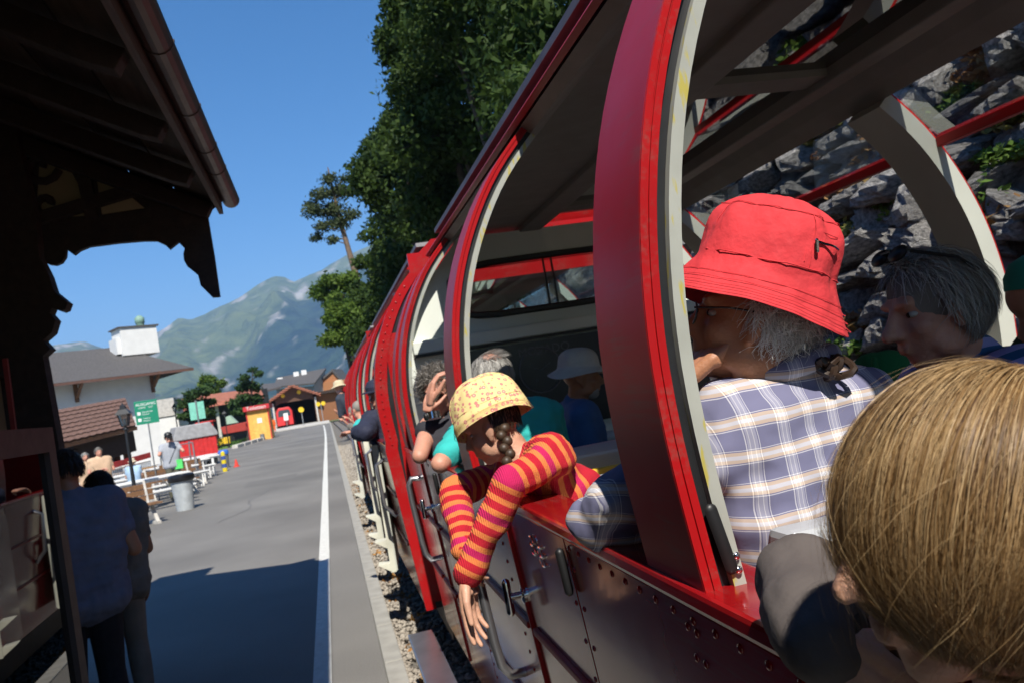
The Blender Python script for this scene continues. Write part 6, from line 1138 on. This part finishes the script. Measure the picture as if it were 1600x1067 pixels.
n2 = 420; i2 = g_.choice(NH, n2); strands('stray_hair', P[i2], D0[i2]+N[i2]*.35+g_.normal(size=(n2, 3))*.25, .08+.1*g_.random(n2), HBL, f.t, segs=12, width=.00016, curl=.10, grav=.08, seed=64, center=hc, push=(.092, .11, .116), R=Rh, cling=.6)
b = MB(); b.ell(hc+Rh @ Vector((0, -.016, .034))*S, (.081*S, .100*S, .092*S), Rh, 28, 18); b.build('hair_base', M('hair_under', (.12, .06, .025), .7), f.t, smooth=True)
# ---------------------------------------------------------------- people on the platform and in the cars ahead
def stander(label, pos, face, H, skin_m, top_m, leg_m, hair, vox=.014, arms=None, hat=None, sleeve=.55, hairn=1500, skirt=None, shorts=2.0, lean=0.0, build=1.0, shoes=True):
    """standing figure of height H at pos facing the unit direction face"""
    s = H/1.75; p = Vector(pos); fw = Vector(face).normalized(); rt = Vector((fw.y, -fw.x, 0)); P = lambda r, f_, z: p+rt*r*s+fw*f_*s+Vector((0, 0, z*s))
    f = Fig(label, pos, skin_m, vox); hc = P(0, .02+lean, 1.635); Rh = frame_of(fw+Vector((0, 0, -.12))); add_head(f.b, hc, Rh, s); nk = P(0, -.01+lean*.8, 1.475); pel = P(0, 0, .96); Ls, Rs = P(-.185*build, -.01+lean*.7, 1.42), P(.185*build, -.01+lean*.7, 1.42); torso(f.b, pel, nk, Ls, Rs, s*build)
    A = arms or {}; le, lw = A.get('L', (P(-.25, -.02, 1.13), P(-.24, .10, .88))); re, rw = A.get('R', (P(.25, -.02, 1.13), P(.24, .10, .88))); arm(f.b, Ls, le, lw, s); arm(f.b, Rs, re, rw, s)
    K = [(P(q*.095, 0, .93), P(q*.10, .03, .5), P(q*.105, -.02, .08)) for q in (-1, 1)]
    for h, k, a in K: leg(f.b, h, k, a, s); f.b.tube([a+fw*-.03*s-Vector((0, 0, .03*s)), a+fw*.16*s-Vector((0, 0, .045*s))], [.04*s, .035*s], 10, dome=True)
    for (e, w) in ((le, lw), (re, rw)): add_hand(f.b, w, w-e, rt if w is rw else -rt, s, side=1 if w is rw else -1)
    f.finish(min(vox*.8, .011)); f.cloth('shirt', lambda b: (torso(b, pel-Vector((0, 0, .06*s)), nk-Vector((0, 0, .015)), Ls, Rs, s*build, grow=.024), arm(b, Ls, le, lw, s, grow=.02, to=sleeve), arm(b, Rs, re, rw, s, grow=.02, to=sleeve)), top_m, vox, 3, .012 if vox < .016 else 0, 5)
    f.cloth('trousers', lambda b: ([leg(b, h, k, a, s, grow=.02, to=shorts) for h, k, a in K], b.tube([pel-rt*.09*s, pel+rt*.09*s], [.108*s*build, .108*s*build], 14, dome=True)), leg_m, vox)
    if shoes: [MB().tube([a+fw*-.04*s-Vector((0, 0, .035*s)), a+fw*.06*s-Vector((0, 0, .035*s)), a+fw*.17*s-Vector((0, 0, .045*s))], [.045*s, .047*s, .035*s], 10, dome=True).build('shoe', DKM, f.t, smooth=True) for h, k, a in K]
    if hair is not None:
        Pp, N = scalp(hc, Rh, s, hairn, 71, lambda x, y, z: z > -.5 and (y < .3 or z > .6)); strands('hair', Pp, N*.4+np.array([0, 0, -.3]), .05*np.ones(hairn), hair, f.t, segs=4, width=.003, curl=.1, center=hc, push=(.079*s, .1*s, .09*s), R=Rh); MB().ell(hc+Rh @ Vector((0, -.018, .04))*s, (.079*s, .096*s, .084*s), Rh).build('hair_cap', M('hair_cap_dark', (.02, .014, .01), .8) if hair is HB else M('hair_cap_grey', (.25, .23, .2), .8), f.t, smooth=True)
    if hat == 'cap':
        b = MB(); b.lathe([(.098*s, 0), (.1*s, .05*s), (.075*s, .095*s), (.002, .118*s)], hc+Rh @ Vector((0, -.008, .045))*s, 18, R=Rh); b.prism([(-.07, .08), (.07, .08), (.05, .17), (-.05, .17)], lambda u, v, a: hc+Rh @ Vector((u, v, .05+a))*s, 0, .01); b.build('cap', DKM, f.t, smooth=False)
    if hat is not None and hat != 'cap': bucket_hat(hc+Rh @ Vector((0, -.01, .05))*s, Rh, s, hat, f.t, crown_h=.1, brim=.045, drop=.02, n=28, band=False)
    return f, hc, Rh, P
# two men in the canopy's shadow
def g0(px, py, Y): q = at(px, py, y=Y); return Vector((q.x, q.y, 0))
q = g0(126, 900, 5.35); fw = Vector((-.55, .8, 0)); rt = Vector((fw.y, -fw.x, 0)).normalized()
P_ = lambda r, f_, z: q+rt*r+fw.normalized()*f_+Vector((0, 0, z))
m1, hc1, Rh1, PP1 = stander('man in pale blue shirt standing in the canopy shadow', q, fw, 1.86, SKT, cloth('pale_blue_shirt', (.13, .15, .21)), cloth('black_trousers', (.012, .012, .015)), HB, .012, {'L': (P_(-.28, -.05, 1.22), P_(-.12, .2, 1.15)), 'R': (P_(.30, -.06, 1.20), P_(.06, .10, 1.14))}, build=1.12)
bx = P_(.12, .16, 1.12); MB().box(bx, (.09, .02, .12), Matrix.Rotation(.6, 3, 'Z')).build('leaflet', M('paper_pale', (.6, .58, .55), .7)); tag(bpy.data.objects['leaflet'], 'pale leaflet held by the man in the pale blue shirt', 'leaflet')
MB().box(P_(.16, .02, .98), (.05, .03, .07), Matrix.Rotation(.6, 3, 'Z')).build('belt_pouch', DKM, m1.t)
q2 = g0(176, 900, 6.25); stander('shorter person in beige shirt and trousers behind the blue shirt', q2, (-.35, .9, 0), 1.68, SKT, cloth('beige_shirt', (.17, .155, .13)), cloth('beige_trousers', (.22, .185, .14)), HB, .012, build=1.12)
# photographer
pz = Vector((-4.45, 25.0, 0)); fw = Vector((.35, -.92, 0)).normalized(); rt = Vector((fw.y, -fw.x, 0)); P_ = lambda r, f_, z: pz+rt*r+fw*f_+Vector((0, 0, z))
ph, hcp, Rp, PPp = stander('photographer in grey shirt and black cap aiming a camera', pz, fw, 1.88, SKP, cloth('grey_tee', (.34, .36, .40)), cloth('olive_trousers', (.10, .10, .07)), HB, .018, {'L': (P_(-.32, .12, 1.33), P_(-.08, .2, 1.64)), 'R': (P_(.32, .12, 1.33), P_(.08, .2, 1.64))}, 'cap')
b = MB(); cpos = P_(0, .21, 1.74); b.box(cpos, (.07, .035, .05), Matrix.Rotation(math.atan2(fw.y, fw.x)-PI/2, 3, 'Z')); b.tube([cpos+fw*.03, cpos+fw*.12], .036, 12); tag(b.build('photo_camera', BLK), 'black camera held up by the photographer', 'camera')
MB().bar(P_(-.15, .12, 1.5), P_(.1, .13, 1.05), .05, .01).build('camera_strap', BLK, ph.t); MB().box(P_(-.16, .13, .98), (.11, .04, .13), Matrix.Rotation(-.2, 3, 'Z')).build('green_bag', M('bag_green', (.1, .65, .15), .6)); tag(bpy.data.objects['green_bag'], 'bright green bag hanging at the photographer\'s hip', 'bag')
# man in tan shirt, someone behind him, child in pale blue
t1 = Vector((-5.95, 23.6, 0)); fw = Vector((.5, -.85, 0)).normalized(); rt = Vector((fw.y, -fw.x, 0)); P_ = lambda r, f_, z: t1+rt*r+fw*f_+Vector((0, 0, z))
stander('man in tan shirt looking down beside the benches', t1, fw, 1.82, SKP, cloth('tan_shirt', (.55, .38, .25)), cloth('khaki_trousers', (.2, .17, .12)), HDG, .018, {'L': (P_(-.3, .05, 1.2), P_(-.06, .24, 1.22)), 'R': (P_(.3, .05, 1.2), P_(.06, .24, 1.22))}, build=1.15)
stander('fair haired person half hidden behind the tan shirt', Vector((-6.55, 24.6, 0)), fw, 1.74, SKP, MATS['tan_shirt'], MATS['khaki_trousers'], HG, .02)
stander('child in pale blue shirt and cream cap by the railing', Vector((-5.35, 24.4, 0)), (.2, -.95, 0), 1.36, SKL, cloth('sky_shirt', (.35, .5, .68)), cloth('dark_shorts', (.03, .035, .05)), HB, .018, hat=hat_cloth('cream_cap', (.65, .55, .4)), shorts=1.4)
stander('worker in orange clothes beside the shed', g0(430, 680, 104), (.4, -.9, 0), 1.75, SKT, cloth('safety_orange', (.85, .14, .02)), MATS['safety_orange'], HB, .03, sleeve=1.8)
# passengers in the carriages ahead
f = Fig('man in navy jacket and cap, elbow out of the second carriage', (.8, 7.3, .55), SKP, .014); hc = at(590, 618, y=7.5); Rh = frame_of((-.6, -.75, -.1)); add_head(f.b, hc, Rh, 1.05); nk = hc+Vector((.06, .03, -.15)); Ls, Rs = nk+Vector((-.16, .02, -.07)), nk+Vector((.18, .1, -.07)); pel = nk+Vector((.12, .08, -.5)); el = at(572, 676, y=7.2); wr = at(545, 675, y=7.6); torso(f.b, pel, nk, Ls, Rs, 1.05); arm(f.b, Ls, el, wr, 1.05); arm(f.b, Rs, Rs+Vector((0, -.1, -.25)), Rs+Vector((-.1, -.3, -.3))); add_hand(f.b, wr, (wr-el), (0, 0, 1), 1.05); f.finish(.010)
NAVY = cloth('navy_jacket', (.018, .022, .05)); f.cloth('jacket', lambda b: (torso(b, pel, nk-Vector((0, 0, .01)), Ls, Rs, 1.05, grow=.018), arm(b, Ls, el, wr, 1.15, grow=.03, to=1.45), arm(b, Rs, Rs+Vector((0, -.1, -.25)), Rs+Vector((-.1, -.3, -.3)), grow=.02, to=1.5)), NAVY, .013, 3, .01, 3); b = MB(); b.lathe([(.1, 0), (.1, .05), (.075, .095), (.002, .118)], hc+Rh @ Vector((0, -.008, .045)), 18, R=Rh); b.prism([(-.07, .08), (.07, .08), (.05, .17), (-.05, .17)], lambda u, v, a: hc+Rh @ Vector((u, v, .05+a)), 0, .01); b.build('cap', NAVY, f.t); bb_ = MB(); bb_.tube([wr+Vector((0, 0, 0)), wr+(wr-el).normalized()*.01], .03, 10); 
def leaner(label, hp_, Y, top_m, hat=None, hair=HG, arm_px=None, fwd=(-.5, .8, -.1)):
    f = Fig(label, (.75, Y, .55), SKP, .018); hc = at(*hp_, y=Y); Rh = frame_of(fwd); add_head(f.b, hc, Rh, 1.05); nk = hc+Vector((.06, 0, -.15)); Ls, Rs = nk+Vector((-.1, -.15, -.07)), nk+Vector((.1, .15, -.07)); pel = nk+Vector((.2, 0, -.48)); torso(f.b, pel, nk, Ls, Rs); el = at(*arm_px[0], y=Y-.1) if arm_px else Ls+Vector((-.1, -.05, -.2)); wr = at(*arm_px[1], y=Y-.1) if arm_px else Ls+Vector((-.15, .1, -.1)); arm(f.b, Ls, el, wr); arm(f.b, Rs, Rs+Vector((.05, .05, -.26)), Rs+Vector((-.1, .25, -.28))); add_hand(f.b, wr, wr-el, (0, 0, 1), 1.0); f.finish(.012)
    f.cloth('shirt', lambda b: (torso(b, pel, nk-Vector((0, 0, .01)), Ls, Rs, grow=.016), arm(b, Ls, el, wr, grow=.02, to=.8), arm(b, Rs, Rs+Vector((.05, .05, -.26)), Rs+Vector((-.1, .25, -.28)), grow=.02)), top_m, .016)
    if hat is not None: bucket_hat(hc+Rh @ Vector((0, -.01, .05)), Rh, 1.1, hat, f.t, crown_h=.11, brim=.07, drop=.03, n=28, band=False)
    else: MB().ell(hc+Rh @ Vector((0, -.018, .04)), (.082, .1, .088), Rh).build('hair', M('hair_cap_grey'), f.t, smooth=True)
    return f
leaner('passenger in wide cream hat leaning far out of the last carriage', (530, 606), 17.0, cloth('dark_vest', (.03, .04, .06)), hat_cloth('straw_cloth', (.55, .46, .3)), arm_px=((534, 655), (530, 648)))
leaner('passenger in turquoise top leaning on the third carriage sill', (560, 640), 11.2, TEAL, None, arm_px=((560, 668), (552, 660)))
leaner('passenger in pale shirt with arm over the third carriage sill', (552, 645), 13.8, MATS['beige_shirt'], None, arm_px=((547, 666), (543, 662)))
